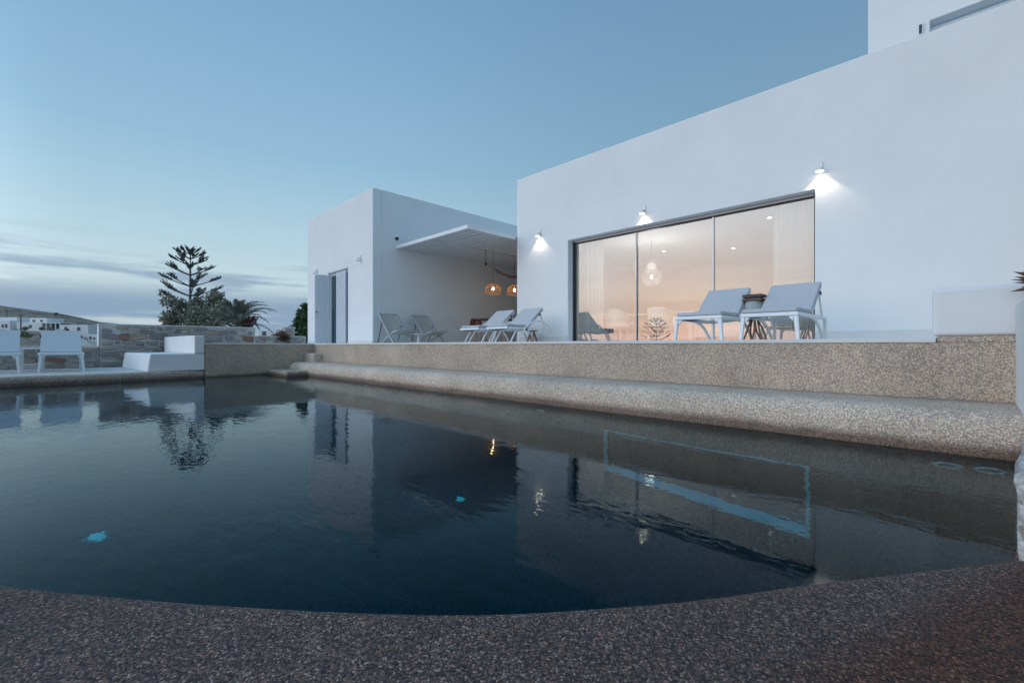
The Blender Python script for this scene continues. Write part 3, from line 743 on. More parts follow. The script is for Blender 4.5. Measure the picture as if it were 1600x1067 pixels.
# small table on the deck
def small_table(loc, label, w=.21, h=.40, rz=0):
    e = empty('side_table', loc, label, 'table', rz=rz)
    m = MB(); m.box(-w,w,-w,w,h-.03,h); obj('table_top', m, M_WHITE, e, bevel=.006)
    for sx in (-1,1):
        for sy in (-1,1):
            m = MB(); m.box(sx*(w-.02)-.02, sx*(w-.02)+.02, sy*(w-.02)-.02, sy*(w-.02)+.02, 0, h-.031); obj('leg', m, M_WHITE, e)
    for sx in (-1,1):
        m = MB(); m.box(sx*(w-.02)-.012, sx*(w-.02)+.012, -w+.041, w-.041, .12, .15); obj('stretcher', m, M_WHITE, e)
    m = MB(); m.box(-w+.041, w-.041, -w+.01, -w+.03, .12, .15); obj('stretcher', m, M_WHITE, e)
    return e
small_table(W(13.15, -.34, ZD+.004), 'small white table between the two deck loungers', w=.165, rz=radians(90), h=.46)

# ------------------------------------------------------------------ folding deck chairs beside the annex
def deck_chair(label):
    e = empty('deck_chair', (0,0,0), label, 'deck chair', 'canvas deck chairs beside the annex')
    hw = .29
    for s in (-1, 1):
        m = MB(); m.bar((s*hw,.98,.86),(s*hw,.14,.0), .03, .04); obj('back_rail', m, M_GREYF, e)
        m = MB(); m.bar((s*(hw-.035),.0,.36),(s*(hw-.035),.20,.335), .028, .035); m.bar((s*(hw-.035),.20,.335),(s*(hw-.035),.94,.0), .028, .035); obj('seat_rail', m, M_GREYF, e)
        m = MB(); m.bar((s*(hw+.03),.74,.60),(s*(hw+.03),.98,.0), .016, .022); obj('prop', m, M_DARK, e)
    for y, z, w_ in ((.98,.86,hw+.015),(.0,.36,hw),(.14,.02,hw),(.94,.02,hw)):
        m = MB(); m.bar((-w_,y,z),(w_,y,z), .032, .032); obj('cross_bar', m, M_GREYF, e)
    m = MB(); pts = []
    for i in range(15):
        t = i/14; y = .98*(1-t); z = .86*(1-t)+.36*t - .34*sin(pi*t)**1.0*(.75+.25*t); pts.append((y, z))
    w_ = hw-.05
    vs = [(s*w_, y, z) for y, z in pts for s in (-1,1)] + [(s*w_, y, z-.006) for y, z in pts for s in (-1,1)]
    fs = [(2*i,2*i+1,2*i+3,2*i+2) for i in range(14)] + [(30+2*i+2,30+2*i+3,30+2*i+1,30+2*i) for i in range(14)]
    m.add(vs, fs); obj('sling_seat', m, M_CANVAS, e, smooth=True, recalc=False)
    return e
# chair faces -y locally; turned to look along the terrace, backs to the annex wall
c1 = deck_chair('canvas deck chair beside the annex, left one'); put(c1, 10.98, 6.83, 0, radians(90))
copy_tree(c1, W(10.98, 7.98, 0), radians(93), 'canvas deck chair beside the annex, right one')
e = empty('stool', W(11.25, 7.42, 0), 'small white pedestal stool between the two deck chairs', 'stool')
m = MB(); m.lathe([(.13,0),(.13,.015),(.05,.05),(.04,.2),(.07,.27)], n=16); obj('pedestal', m, M_WHITE, e, smooth=True)
m = MB(); m.lathe([(.17,.27),(.17,.29)], n=18); obj('stool_top', m, M_WHITE, e)
# ------------------------------------------------------------------ branch-leg stool and lantern between the loungers
def branch_legs(e, r0, r1, h, n, rad=.013):
    for k in range(n):
        a = 2*pi*k/n+.3; j = random.uniform(-.02,.02)
        m = MB(); m.tube([(r1*cos(a+.5), r1*sin(a+.5), h), (.5*(r0+r1)*cos(a+.25)+j, .5*(r0+r1)*sin(a+.25), h*.5), (r0*cos(a), r0*sin(a), 0)], [rad*.9, rad*1.1, rad], 7); obj('leg', m, M_WOOD, e, smooth=True)
e = empty('branch_stool', W(7.98, 8.72, 0), 'low stool on crossed reddish branch legs between the arched loungers', 'stool')
branch_legs(e, .17, .05, .31, 6)
m = MB(); m.lathe([(.13,.31),(.135,.33),(.13,.34)], n=16); obj('stool_top', m, M_WOOD, e)
e = empty('floor_lantern', W(2.29, 7.5, 0), 'lantern with dark slatted top and splayed branch legs between the cushioned loungers', 'lantern')
branch_legs(e, .17, .045, .35, 7)
m = MB(); m.lathe([(.19,.34),(.185,.36),(.125,.605),(.12,.61)], n=20); obj('drum', m, M_TAPER, e, smooth=True)
for zz in (.612, .672):
    m = MB(); m.box(-.135,.135,-.12,.12,zz,zz+.045); obj('top_slat', m, M_DWOOD, e, bevel=.006)
m = MB(); m.box(-.10,.10,-.09,.09,.658,.671); obj('spacer', m, M_DWOOD, e)

# ------------------------------------------------------------------ courtyard: table, chairs, pendants
e = empty('round_table', W(10.45, 9.7, 0), 'round dark-topped table on a white post in the courtyard', 'table')
m = MB(); m.lathe([(.52,.74),(.55,.75),(.55,.775),(.52,.78)], n=32); obj('table_top', m, M_DWOOD, e)
m = MB(); m.tube([(0,0,.02),(0,0,.74)], .04, 12); obj('post', m, M_WHITE, e, smooth=True)
m = MB(); m.lathe([(.27,0),(.27,.012),(.05,.03)], n=20); obj('foot', m, M_WHITE, e)
def pat_mat():
    m, t, b = newmat('multicolour_woven_cord'); tc = mnode(t, 'ShaderNodeTexCoord')
    v = mnode(t, 'ShaderNodeTexVoronoi', {'Vector': tc.outputs['Object'], 'Scale': 14.0}); s = mnode(t, 'ShaderNodeSeparateColor', {0: v.outputs['Color']})
    t.links.new(ramp(t, s.outputs[0], [(0,(.22,.03,.04)),(.3,(.05,.02,.02)),(.5,(.35,.22,.06)),(.7,(.30,.10,.10)),(1,(.10,.07,.05))]), b.inputs['Base Color']); b.inputs['Roughness'].default_value = .8; return m
M_PAT = pat_mat(); M_GREEN = simple('green_shell', (.04,.22,.08), .5); M_REDL = simple('red_wire', (.30,.06,.07), .5); M_PURP = simple('mauve_wire', (.22,.16,.22), .5)
def shell_chair(u, v, rz, label, mshell, mleg):
    e = empty('shell_chair', W(u, v, 0), label, 'chair', 'chairs around the courtyard table', rz)
    m = MB(); rows = [(-.22,.44,.19),(-.1,.42,.22),(.08,.42,.23),(.18,.47,.23),(.235,.58,.225),(.27,.72,.20),(.29,.84,.15)]; vs = []; nn = 8
    for y, z, w_ in rows:
        for i in range(nn+1):
            q = -1+2*i/nn; vs.append((q*w_, y-.07*q*q*(1 if z > .45 else 0), z+.05*q*q*(1 if z < .5 else .2)))
    fs = [(j*(nn+1)+i, j*(nn+1)+i+1, (j+1)*(nn+1)+i+1, (j+1)*(nn+1)+i) for j in range(len(rows)-1) for i in range(nn)]
    m.add(vs, fs); o = obj('shell', m, mshell, e, smooth=True, recalc=False); md = o.modifiers.new('thickness', 'SOLIDIFY'); md.thickness = .02
    for sx in (-1,1):
        for sy in (-1,1):
            m = MB(); m.tube([(sx*.13, sy*.12, .425),(sx*.22, sy*.22, 0)], .011, 8); obj('leg', m, mleg, e, smooth=True)
    return e
shell_chair(11.25, 9.72, radians(75), 'multicoloured woven chair left of the courtyard table', M_PAT, M_REDL)
shell_chair(10.95, 10.40, radians(30), 'green shell chair behind the courtyard table', M_GREEN, M_WHITE)
shell_chair(10.25, 10.55, radians(-10), 'dark shell chair behind the table nearest the house', M_BLACK, M_PURP)
shell_chair(9.75, 9.95, radians(-70), 'multicoloured chair behind the left arched lounger', M_PAT, M_PURP)
def pendant(u, v, z, label):
    e = empty('rattan_pendant', W(u, v, z), label, 'pendant lamp', 'rattan pendants over the courtyard table')
    R_, Hh = .245, .33; m = MB(); n = 22
    prof = [(.05,Hh),(.12,Hh*.97),(.18,Hh*.88),(.225,Hh*.70),(R_,Hh*.45),(R_*.99,Hh*.2),(R_*.95,0)]
    for k in range(n):
        a = 2*pi*k/n; tw = .28
        m.tube([(r*cos(a+tw*z_/Hh), r*sin(a+tw*z_/Hh), z_-.16) for r, z_ in prof], .0055, 4)
        m.tube([(r*cos(a-tw*z_/Hh), r*sin(a-tw*z_/Hh), z_-.16) for r, z_ in prof], .0055, 4)
    for r, z_ in prof[::1]:
        m.tube([(r*cos(2*pi*k/28), r*sin(2*pi*k/28), z_-.16) for k in range(29)], .007, 4)
    obj('shade', m, M_RATTAN, e)
    m = MB(); m.tube([(0,0,.17),(0,0,ZP-z)], .005, 6); obj('cord', m, M_DARK, e)
    m = MB(); m.lathe([(.012,.05),(.02,.035),(.032,.0),(.026,-.025),(.008,-.035)], n=14); obj('bulb', m, M_BULB, e, smooth=True)
    l = bpy.data.lights.new('pendant_light', 'POINT'); l.energy = .55; l.color = (1,.70,.45); l.shadow_soft_size = .05
    lo = bpy.data.objects.new('pendant_light', l); COL.objects.link(lo); lo.parent = e; lo.location = (0,0,-.08)
pendant(10.5, 9.66, 1.72, 'lit rattan pendant over the courtyard table, fully in view')
pendant(10.5, 10.62, 1.76, 'lit rattan pendant half hidden by the corner of the main house')
e = empty('bare_lamp_holder', W(10.5, 9.35, ZP), 'dark bare lamp holder hanging from the pergola boards', 'lamp holder')
m = MB(); m.tube([(0,0,.01),(.01,0,-.38)], .009, 6); obj('cord', m, M_DARK, e)
m = MB(); m.lathe([(.012,-.36),(.03,-.40),(.035,-.46),(.02,-.48)], (.01,0,0), 10); obj('socket', m, M_DARK, e)
# dried garland under the pergola
m = MB(); random.seed(3)
for i in range(420):
    t = random.random(); v = 9.75+1.6*t; z = 2.36-.16*sin(pi*min(1,t*1.1)); c = W(10.55, v, z)+Vector((random.gauss(0,.025),random.gauss(0,.02),random.gauss(0,.022)))
    a = Vector((random.gauss(0,1),random.gauss(0,1),random.gauss(0,1))).normalized()*.03; bb = Vector((random.gauss(0,1),random.gauss(0,1),random.gauss(0,1))).normalized()*.014
    m.add([c-a, c+bb, c+a, c-bb], [(0,1,2,3)])
tag(obj('garland', m, M_RED, recalc=False), 'dried reddish garland strung below the pergola roof', 'garland')

# ------------------------------------------------------------------ inside the main house
def curtain(u0, u1, label):
    m = MB(); n = 60; zz = [.02, .5, 1.4, 2.2, 2.68]
    for j, z in enumerate(zz):
        for i in range(n+1):
            t = i/n; m.v.append(W(u0+(u1-u0)*t, VM+.42+.035*sin(t*n*.62+.3*j*.2)+.012*sin(t*n*1.7), z))
    for j in range(len(zz)-1):
        for i in range(n): m.f.append((j*(n+1)+i, j*(n+1)+i+1, (j+1)*(n+1)+i+1, (j+1)*(n+1)+i))
    return tag(obj('curtain', m, M_CURT, smooth=True, recalc=False), label, 'curtain', 'voile curtains behind the sliding window')
curtain(6.28, 6.92, 'white voile curtain gathered at the left end of the window')
curtain(1.75, 2.55, 'white voile curtain gathered at the right end of the window')
def tub_chair(u, v, rz, label):
    e = empty('dining_chair', W(u, v, .012), label, 'chair', 'white tub chairs inside', rz)
    m = MB(); n = 20; vs = []
    for j, z in enumerate((.42, .55, .70, .84)):
        for i in range(n+1):
            a = pi*(-.05) + pi*1.10*i/n; r = .27+.05*j/3; vs.append((r*cos(a), r*.95*sin(a), z - (.10*(abs(cos(a))**3) if j == 3 else 0)))
    m.add(vs, [(j*(n+1)+i, j*(n+1)+i+1, (j+1)*(n+1)+i+1, (j+1)*(n+1)+i) for j in range(3) for i in range(n)])
    o = obj('backrest', m, M_CREAM, e, smooth=True, recalc=False); md = o.modifiers.new('t', 'SOLIDIFY'); md.thickness = .035
    m = MB(); m.lathe([(.27,.38),(.285,.40),(.285,.45),(.26,.475)], n=20); obj('seat', m, M_CREAM, e, smooth=True)
    for sx in (-1,1):
        for sy in (-1,1):
            m = MB(); m.tube([(sx*.17, sy*.16, .385),(sx*.23, sy*.21, 0)], .013, 8); obj('leg', m, M_WHITE, e)
tub_chair(6.25, 10.02, radians(180), 'white tub chair inside behind the left pane')
tub_chair(5.15, 10.15, radians(180), 'white tub chair inside behind the middle pane')
tub_chair(5.9, 12.0, radians(10), 'white tub chair on the far side of the dining table, left')
tub_chair(4.9, 12.0, radians(-10), 'white tub chair on the far side of the dining table, right')
e = empty('dining_table', W(5.55, 11.0, .012), 'long pale dining table inside the main house', 'table')
m = MB(); m.box(-1.0,1.0,-.45,.45,.71,.75); obj('table_top', m, M_CREAM, e, bevel=.006)
for sx in (-1,1):
    for sy in (-1,1):
        m = MB(); m.box(sx*.9-.03,sx*.9+.03,sy*.36-.03,sy*.36+.03,0,.709); obj('leg', m, M_WHITE, e)
e = empty('sofa', W(3.45, 11.2, .012), 'cream sofa with its back to the sliding window', 'sofa')
m = MB(); m.box(-1.1,1.1,-.42,-.2,.12,.84); obj('back', m, M_CREAM, e, bevel=.05, seg=3)
m = MB(); m.box(-1.1,1.1,-.199,.45,.12,.44); obj('seat', m, M_CREAM, e, bevel=.05, seg=3)
for sx in (-1,1):
    m = MB(); m.box(sx*1.2-.1,sx*1.2+.1,-.42,.45,.12,.62); obj('arm', m, M_CREAM, e, bevel=.05, seg=3)
for sx in (-1,1):
    for sy in (-1,1):
        m = MB(); m.box(sx*1.1-.03,sx*1.1+.03,sy*.36-.03,sy*.36+.03,0,.119); obj('leg', m, M_DWOOD, e)
# dark low armchair with bent arms
e = empty('lounge_chair', W(6.55, 10.75, .012), 'dark low lounge chair with bent wooden arms behind the left curtain', 'armchair', rz=radians(60))
m = MB(); m.box(-.3,.3,-.3,.35,.26,.36); obj('seat', m, M_DWOOD, e, bevel=.02)
m = MB(); m.add([(-.3,.30,.3),(.3,.30,.3),(.3,.62,.78),(-.3,.62,.78),(-.3,.37,.28),(.3,.37,.28),(.3,.69,.76),(-.3,.69,.76)],[(0,1,2,3),(7,6,5,4),(0,4,5,1),(1,5,6,2),(2,6,7,3),(3,7,4,0)]); obj('backrest', m, M_BOOK2, e, bevel=.015)
for s in (-1,1):
    m = MB(); m.tube([(s*.34,-.42,0),(s*.34,-.36,.30),(s*.34,-.2,.46),(s*.34,.1,.48),(s*.34,.45,.40),(s*.34,.62,.2),(s*.34,.66,0)], .02, 8); obj('arm', m, M_DWOOD, e, smooth=True)
# glass globe pendant and ceiling lights
e = empty('globe_pendant', W(5.84, 11.0, 1.94), 'clear glass globe pendant over the dining table', 'pendant lamp')
m = MB(); m.lathe([(.25*sin(pi*k/16), .25*cos(pi*k/16)) for k in range(1,16)], n=28); obj('globe', m, M_CLEAR, e, smooth=True)
m = MB(); m.tube([(0,0,.26),(0,0,.775)], .006, 6); obj('cord', m, M_DARK, e)
m = MB(); m.lathe([(.015,-.16),(.03,-.19),(.03,-.22),(.01,-.24)], n=12); obj('bulb', m, M_DOWN, e)
l = bpy.data.lights.new('globe_light', 'POINT'); l.energy = 22; l.color = (1,.95,.90); l.shadow_soft_size = .25
lo = bpy.data.objects.new('globe_light', l); COL.objects.link(lo); lo.parent = e; lo.location = (0,0,-.2)
def downlight(u, v, label, energy=9):
    e = empty('downlight', W(u, v, 2.72), label, 'ceiling light', 'recessed ceiling lights in the living room')
    m = MB(); m.lathe([(.055,-.012),(.055,-.002)], n=18); obj('trim', m, M_WHITE, e)
    m = MB(); m.lathe([(.038,-.0135),(.038,-.0125)], n=16); obj('lens', m, M_DOWN, e)
    l = bpy.data.lights.new('downlight_light', 'SPOT'); l.energy = energy; l.color = (1,.88,.72); l.spot_size = radians(125); l.spot_blend = 1.0; l.shadow_soft_size = .04
    lo = bpy.data.objects.new('downlight_light', l); COL.objects.link(lo); lo.parent = e; lo.location = (0,0,-.02)
downlight(2.98, 9.78, 'ceiling downlight nearest the right pane')
downlight(3.02, 10.9, 'ceiling downlight second from the right pane')
downlight(6.3, 12.6, 'ceiling downlight beyond the dining table, left')
downlight(4.7, 13.6, 'ceiling downlight deep in the room')

# ------------------------------------------------------------------ stone walls
random.seed(21)
def stone_shape(k):
    rs = random.Random(k); pts = []
    cut = [rs.uniform(.06,.22) for _ in range(4)]
    for (sx, sy), c, nxt in (((-1,-1),cut[0],0),((1,-1),cut[1],1),((1,1),cut[2],2),((-1,1),cut[3],3)):
        a_ = (sx*.5, sy*(.5-c)); b_ = (sx*(.5-c*rs.uniform(.6,1.5)), sy*.5)
        pts += ([a_, b_] if (sx*sy > 0) else [b_, a_])
    pts = [(x+rs.uniform(-.035,.035), y+rs.uniform(-.05,.05)) for x, y in pts]
    n = len(pts); m = MB()
    vs = [(x,y,-.5) for x,y in pts] + [(x*.98,y*.98,.2) for x,y in pts] + [(x*.84+rs.uniform(-.03,.03),y*.80+rs.uniform(-.03,.03),.48+rs.uniform(-.1,.1)) for x,y in pts]
    fs = [(j*n+i, j*n+(i+1)%n, (j+1)*n+(i+1)%n, (j+1)*n+i) for j in range(2) for i in range(n)] + [tuple(range(2*n,3*n))]
    m.add(vs, fs); me = m.mesh('stone', recalc=True)
    me.materials.append(M_STONE); me.polygons.foreach_set('use_smooth', [False]*len(me.polygons)); return me
SHAPES = [stone_shape(k) for k in range(14)]
def lay_stones(parent, org, ax, ay, az, length, z0, z1, rust=(), hmin=.06, hmax=.17, seed=1, wr=(.10,.42), depth=.075):
    """rubble courses on a face: ax along, ay up, az out of the face"""
    rs = random.Random(seed); z = z0; cnt = 0
    while z < z1-.05:
        h = min(rs.uniform(hmin, hmax), z1-z)
        if z1-(z+h) < .06: h = z1-z
        x = -rs.uniform(0,.1)
        while x < length:
            w = rs.uniform(*wr)*(.7+h*2.2)
            if x+w > length: w = length-x
            if w < .07: break
            parts = [(z, h)] if rs.random() < .72 or h < .13 else [(z, h*.48), (z+h*.5, h*.5)]
            for zz, hh in parts:
                if rs.random() < .05: continue
                cx, cz = max(0,x)+w/2, zz+hh/2+rs.uniform(-.012,.012)
                o = bpy.data.objects.new('stone', rs.choice(SHAPES)); COL.objects.link(o); attach(o, parent)
                g = rs.uniform(.014,.042)
                X = ax*(w-g); Y = ay*(hh-g*.8); Z = az*depth*rs.uniform(.8,1.35)
                rot = rs.uniform(-.12,.12); X2 = X*cos(rot)+ay*(w-g)*sin(rot); Y2 = Y*cos(rot)-ax*(hh-g)*sin(rot)
                c = org+ax*cx+ay*cz
                o.matrix_basis = Matrix(((X2.x,Y2.x,Z.x,c.x),(X2.y,Y2.y,Z.y,c.y),(X2.z,Y2.z,Z.z,c.z),(0,0,0,1)))
                for rx, rz_ in rust:
                    if abs(cx-rx) < w/2 and abs(cz-rz_) < hh/2+.02:
                        o.material_slots[0].link = 'OBJECT'; o.material_slots[0].material = M_RUST
                cnt += 1
            x += w
        z += h
    return cnt
UW = 14.1
ax, ay, az = Vector((0,1,0)), Vector((0,0,1)), Vector((1,0,0))
sw1 = empty('stone_wall', W(UW+.2, 2.3, ZD), 'tall mortared rubble stone wall behind the white masonry seat', 'wall', arch=True)
b = MB(); b.ubox(UW, UW+.4, .69, 3.93, ZD-.2, .455); obj('mortar', b, M_MORTAR, sw1, bevel=.02)
lay_stones(sw1, W(UW, .70, 0), ax, ay, az, 3.2, ZD, .44, rust=((.36,.12),(3.0,.14)), seed=5)
b = MB(); b.ubox(UW-.002, UW+.395, .672, .689, -.068, .457); obj('whitewashed_end', b, M_WALL2, sw1, bevel=.012)
sw2 = empty('stone_wall', W(UW+.1, -3, ZD), 'low mortared rubble stone wall behind the deck loungers', 'wall', arch=True)
b = MB(); b.ubox(UW+.003, UW+.4, -8.5, .687, ZD-.2, -.07); obj('mortar', b, M_MORTAR, sw2, bevel=.02)
lay_stones(sw2, W(UW+.003, -3.4, 0), ax, ay, az, 4.09, ZD, -.085, rust=((3.55,-.35),), seed=9, hmin=.09, hmax=.16)
# low far wall and pillar right of it
sw3 = empty('stone_wall', W(17.5, 5.2, -.5), 'low grey stone wall beyond the terrace by the annex', 'wall', arch=True)
b = MB(); b.ubox(17.5, 17.85, 3.5, 6.6, -.8, .30); obj('mortar', b, M_MORTAR, sw3, bevel=.03)
lay_stones(sw3, W(17.5, 3.55, 0), ax, ay, az, 3.0, -.2, .29, seed=13)
sp_ = empty('stone_pillar', W(19, 6.5, -.4), 'square stone gate pillar left of the annex shrub', 'pillar', arch=True)
b = MB(); b.ubox(19.0, 19.4, 6.33, 6.72, -.8, .62); obj('mortar', b, M_MORTAR, sp_, bevel=.02)
lay_stones(sp_, W(19.0, 6.34, 0), ax, ay, az, .37, -.2, .60, seed=17, wr=(.16,.3))
b = MB(); b.ubox(18.97, 19.43, 6.30, 6.75, .62, .68); obj('cap', b, M_MORTAR, sp_, bevel=.01)

# ------------------------------------------------------------------ terrain
def skyl(al):
    """tangent of the skyline elevation by azimuth (degrees right of the camera axis)"""
    tab = [(-180,-.03),(-110,-.03),(-90,.03),(-75,.075),(-60,.080),(-54,.072),(-48.4,.062),(-45,.0525),(-42,.039),(-38,.027),(-33,.015),(-28,.010),(-24,.010),(-10,.012),(20,.02),(60,.05),(90,.16),(115,.27),(150,.25),(168,.06),(180,-.03)]  # steep rise behind right: unseen hill added to cut light on the annex side
    for i in range(len(tab)-1):
        if tab[i][0] <= al <= tab[i+1][0]:
            t = (al-tab[i][0])/(tab[i+1][0]-tab[i][0]); return tab[i][1]*(1-t)+tab[i+1][1]*t
    return .03
def terr(x, y):
    r = math.hypot(x, y); al = math.degrees(math.atan2(x, y)) + 45
    al = (al+180) % 360 - 180
    s = skyl(al)*640
    g = -1.05
    hv = s*.12
    if r < 90: h = g
    elif r < 210: t = (r-90)/120; h = g + (hv-g)*t**1.25
    else:
        t = min(1, (r-210)/430); h = hv + (s-hv)*(t*t*.3+t*.7)
        if r > 640: h = s - (r-640)*.06
    rough = mnoise.noise(Vector((x*.02,y*.02,0)))*min(4, max(0,(r-60)*.012)) + mnoise.noise(Vector((x*.08,y*.08,3)))*min(1.2, max(0,(r-50)*.004))
    return max(h + rough, -22)
b = MB(); rr = [8.5, 14, 22, 32, 45] + [45*1.055**k for k in range(1, 52)] + [1000, 1400]; na = 260
cx0, cy0 = -5.0, 1.5
for r in rr:
    for k in range(na):
        a = 2*pi*k/na; x = cx0 + r*sin(a); y = cy0 + r*cos(a)
        z = terr(x, y) if r < 1050 else -30
        b.v.append((x, y, z if r > 23 else -1.05))
for i in range(len(rr)-1):
    for k in range(na): b.f.append((i*na+k, i*na+(k+1)%na, (i+1)*na+(k+1)%na, (i+1)*na+k))
def ground_mat():
    m, t, bs = newmat('dry_hillside'); tc = mnode(t, 'ShaderNodeTexCoord')
    n1 = mnode(t, 'ShaderNodeTexNoise', {'Vector': tc.outputs['Object'], 'Scale': .03, 'Detail': 9, 'Roughness': .7})
    n2 = mnode(t, 'ShaderNodeTexNoise', {'Vector': tc.outputs['Object'], 'Scale': .16, 'Detail': 8, 'Roughness': .8})
    mz = mnode(t, 'ShaderNodeMapping', {'Vector': tc.outputs['Object'], 'Scale': (.02, .02, .55)})
    n3 = mnode(t, 'ShaderNodeTexNoise', {'Vector': mz.outputs[0], 'Scale': 1.0, 'Detail': 5, 'Roughness': .6})
    c1 = ramp(t, n1.outputs[0], [(.32,(.22,.185,.16)),(.5,(.38,.31,.25)),(.66,(.52,.46,.40))])
    c2 = ramp(t, n2.outputs[0], [(.42,(.36,.36,.31)),(.52,(1,1,1))])
    c3 = ramp(t, n3.outputs[0], [(.40,(.70,.67,.64)),(.50,(1,1,1)),(.60,(.85,.82,.80))])
    mx0 = mnode(t, 'ShaderNodeMix', {0: .85, 6: c1, 7: c2}, data_type='RGBA', blend_type='MULTIPLY')
    mx = mnode(t, 'ShaderNodeMix', {0: .9, 6: mx0.outputs[2], 7: c3}, data_type='RGBA', blend_type='MULTIPLY')
    t.links.new(mx.outputs[2], bs.inputs['Base Color']); bs.inputs['Roughness'].default_value = 1.0; bs.inputs['Specular IOR Level'].default_value = 0.05
    return m
M_GROUND = ground_mat()
struct(obj('ground', b, M_GROUND, smooth=True, recalc=False))
b = MB(); b.add([(15000*cos(2*pi*k/64), 15000*sin(2*pi*k/64), -13) for k in range(64)], [tuple(range(64))])
struct(obj('sea', b, simple('evening_sea', (.05,.08,.11), .25, 0, .1, .01, .5, .15), recalc=False))

def cam_pt(px, d):
    """scene point at depth d on the camera axis that falls on image column px (1600 wide), at eye level"""
    r = (px-800)/711.1*d; u = (d-r)/sqrt(2); v = (d+r)/sqrt(2); return -u, v
def zpx(py, d): return (540-py)/711.1*d - .056

# far island ridge
b = MB(); n = 40; D = 6000; vs = []
for i in range(n+1):
    px = 330 + 260*i/n; x, y = cam_pt(px, D)
    hgt = 26*math.exp(-((px-462)/26)**2) + 14*math.exp(-((px-520)/40)**2) + 5 + 3*mnoise.noise(Vector((px*.06,0,0)))
    hgt = zpx(540-hgt-6, D)
    x2, y2 = cam_pt(px, D+900)
    vs += [(x, y, -60), (x*.5+x2*.5, y*.5+y2*.5, hgt), (x2, y2, -60)]
b.add(vs, [(3*i+k, 3*i+k+1, 3*i+k+4, 3*i+k+3) for i in range(n) for k in range(2)])
struct(obj('island_ridge', b, simple('haze_blue_ridge', (.20,.25,.33), 1.0, 0, .1, .002), recalc=True))  # bluish haze of distance put into the ridge's own colour

# ------------------------------------------------------------------ village on the slope
M_VILL = simple('village_whitewash', (.78,.79,.80), .95, 0, .04, .4)
M_VWIN = simple('village_window_dark', (.06,.07,.085), .5)
M_ROAD = simple('pale_concrete_road', (.42,.40,.38), .95, 0, .1, .3)
def house_box(px0, px1, ytop, ybot, d, label, wins=(), tiers=(), depth=7.0, door=None):
    """white cube house whose front stands square to the viewer at depth d"""
    xm, ym = cam_pt((px0+px1)/2, d); zb = zpx(ybot, d); zt = zpx(ytop, d); wdt = (px1-px0)/711.1*d
    e = empty('village_house', (xm, ym, zb), label, 'house', 'white village houses on the slope', rz=radians(45))
    m = MB(); m.box(-wdt/2, wdt/2, 0, depth, -2.5, zt-zb); obj('wall', m, M_VILL, e, bevel=.08)
    for (fx0, fx1, yt) in tiers:
        m = MB(); m.box(-wdt/2+fx0*wdt, -wdt/2+fx1*wdt, depth*.35, depth*1.2, zt-zb+.01, zpx(yt, d)-zb); obj('upper_block', m, M_VILL, e, bevel=.08)
    for (fx, fz, w_, h_) in wins:
        front = 0 if fz <= 1 else depth*.35
        z0 = (zt-zb)*fz if fz <= 1 else (zt-zb)+.8*(fz-1)*3
        m = MB(); m.box(-wdt/2+fx*wdt-w_/2, -wdt/2+fx*wdt+w_/2, front-.05, front+.2, z0-h_/2, z0+h_/2); obj('window', m, M_VWIN, e)
    return e
house_box(-14, 15.8, 500.5, 516.5, 150, 'white village house cut by the left picture edge', wins=((.62,.45,.8,1.0),(.80,.45,.7,1.3)), tiers=((0,.95,495),))
house_box(26, 65, 503.5, 514.5, 150, 'two-tier white village house with two upper windows', wins=((.38,1.25,.9,.7),(.69,1.25,.9,.7),(.55,.4,.9,1.0)), tiers=((.2,.9,496),))
house_box(16, 27, 497, 515, 165, 'white block linking the two left village houses', wins=((.5,.6,.8,.8),))
house_box(94, 138, 507.5, 521.5, 145, 'long low white village house right of the porch', wins=((.2,.62,.9,1.0),(.66,.55,1.1,1.1)))
house_box(136.5, 154, 522.3, 532, 112, 'small white village house with two dark windows next to the stone wall', wins=((.28,.45,.45,.7),(.62,.33,.4,.5)), depth=5)
house_box(126, 158, 531.5, 545, 92, 'low white yard wall in front of the small village house', depth=.8)
house_box(108.5, 111.7, 520.3, 528, 100, 'small white chimney stack standing in the field', depth=.4)
house_box(404, 433, 515, 527, 75, 'white building beyond the terrace, seen under the palm fronds', wins=((.3,.5,.6,.7),), depth=6)
# porch of posts with a flat roof
xm, ym = cam_pt(80, 150); zb = zpx(516, 150)
e = empty('porch', (xm, ym, zb), 'open grey porch on thin posts between the village houses', 'porch', rz=radians(45))
m = MB(); m.box(-3.1,3.1,-.3,5,2.3,2.55); obj('roof', m, M_VILL, e)
for k in range(5):
    m = MB(); m.box(-3.0+1.5*k-.11,-3.0+1.5*k+.11,-.2,.05,-1.5,2.29); obj('post', m, M_VILL, e)
m = MB(); m.box(-3.0,3.0,3.5,3.8,-1.5,2.28); obj('back_wall', m, simple('porch_shade_grey', (.25,.26,.27), .9), e)
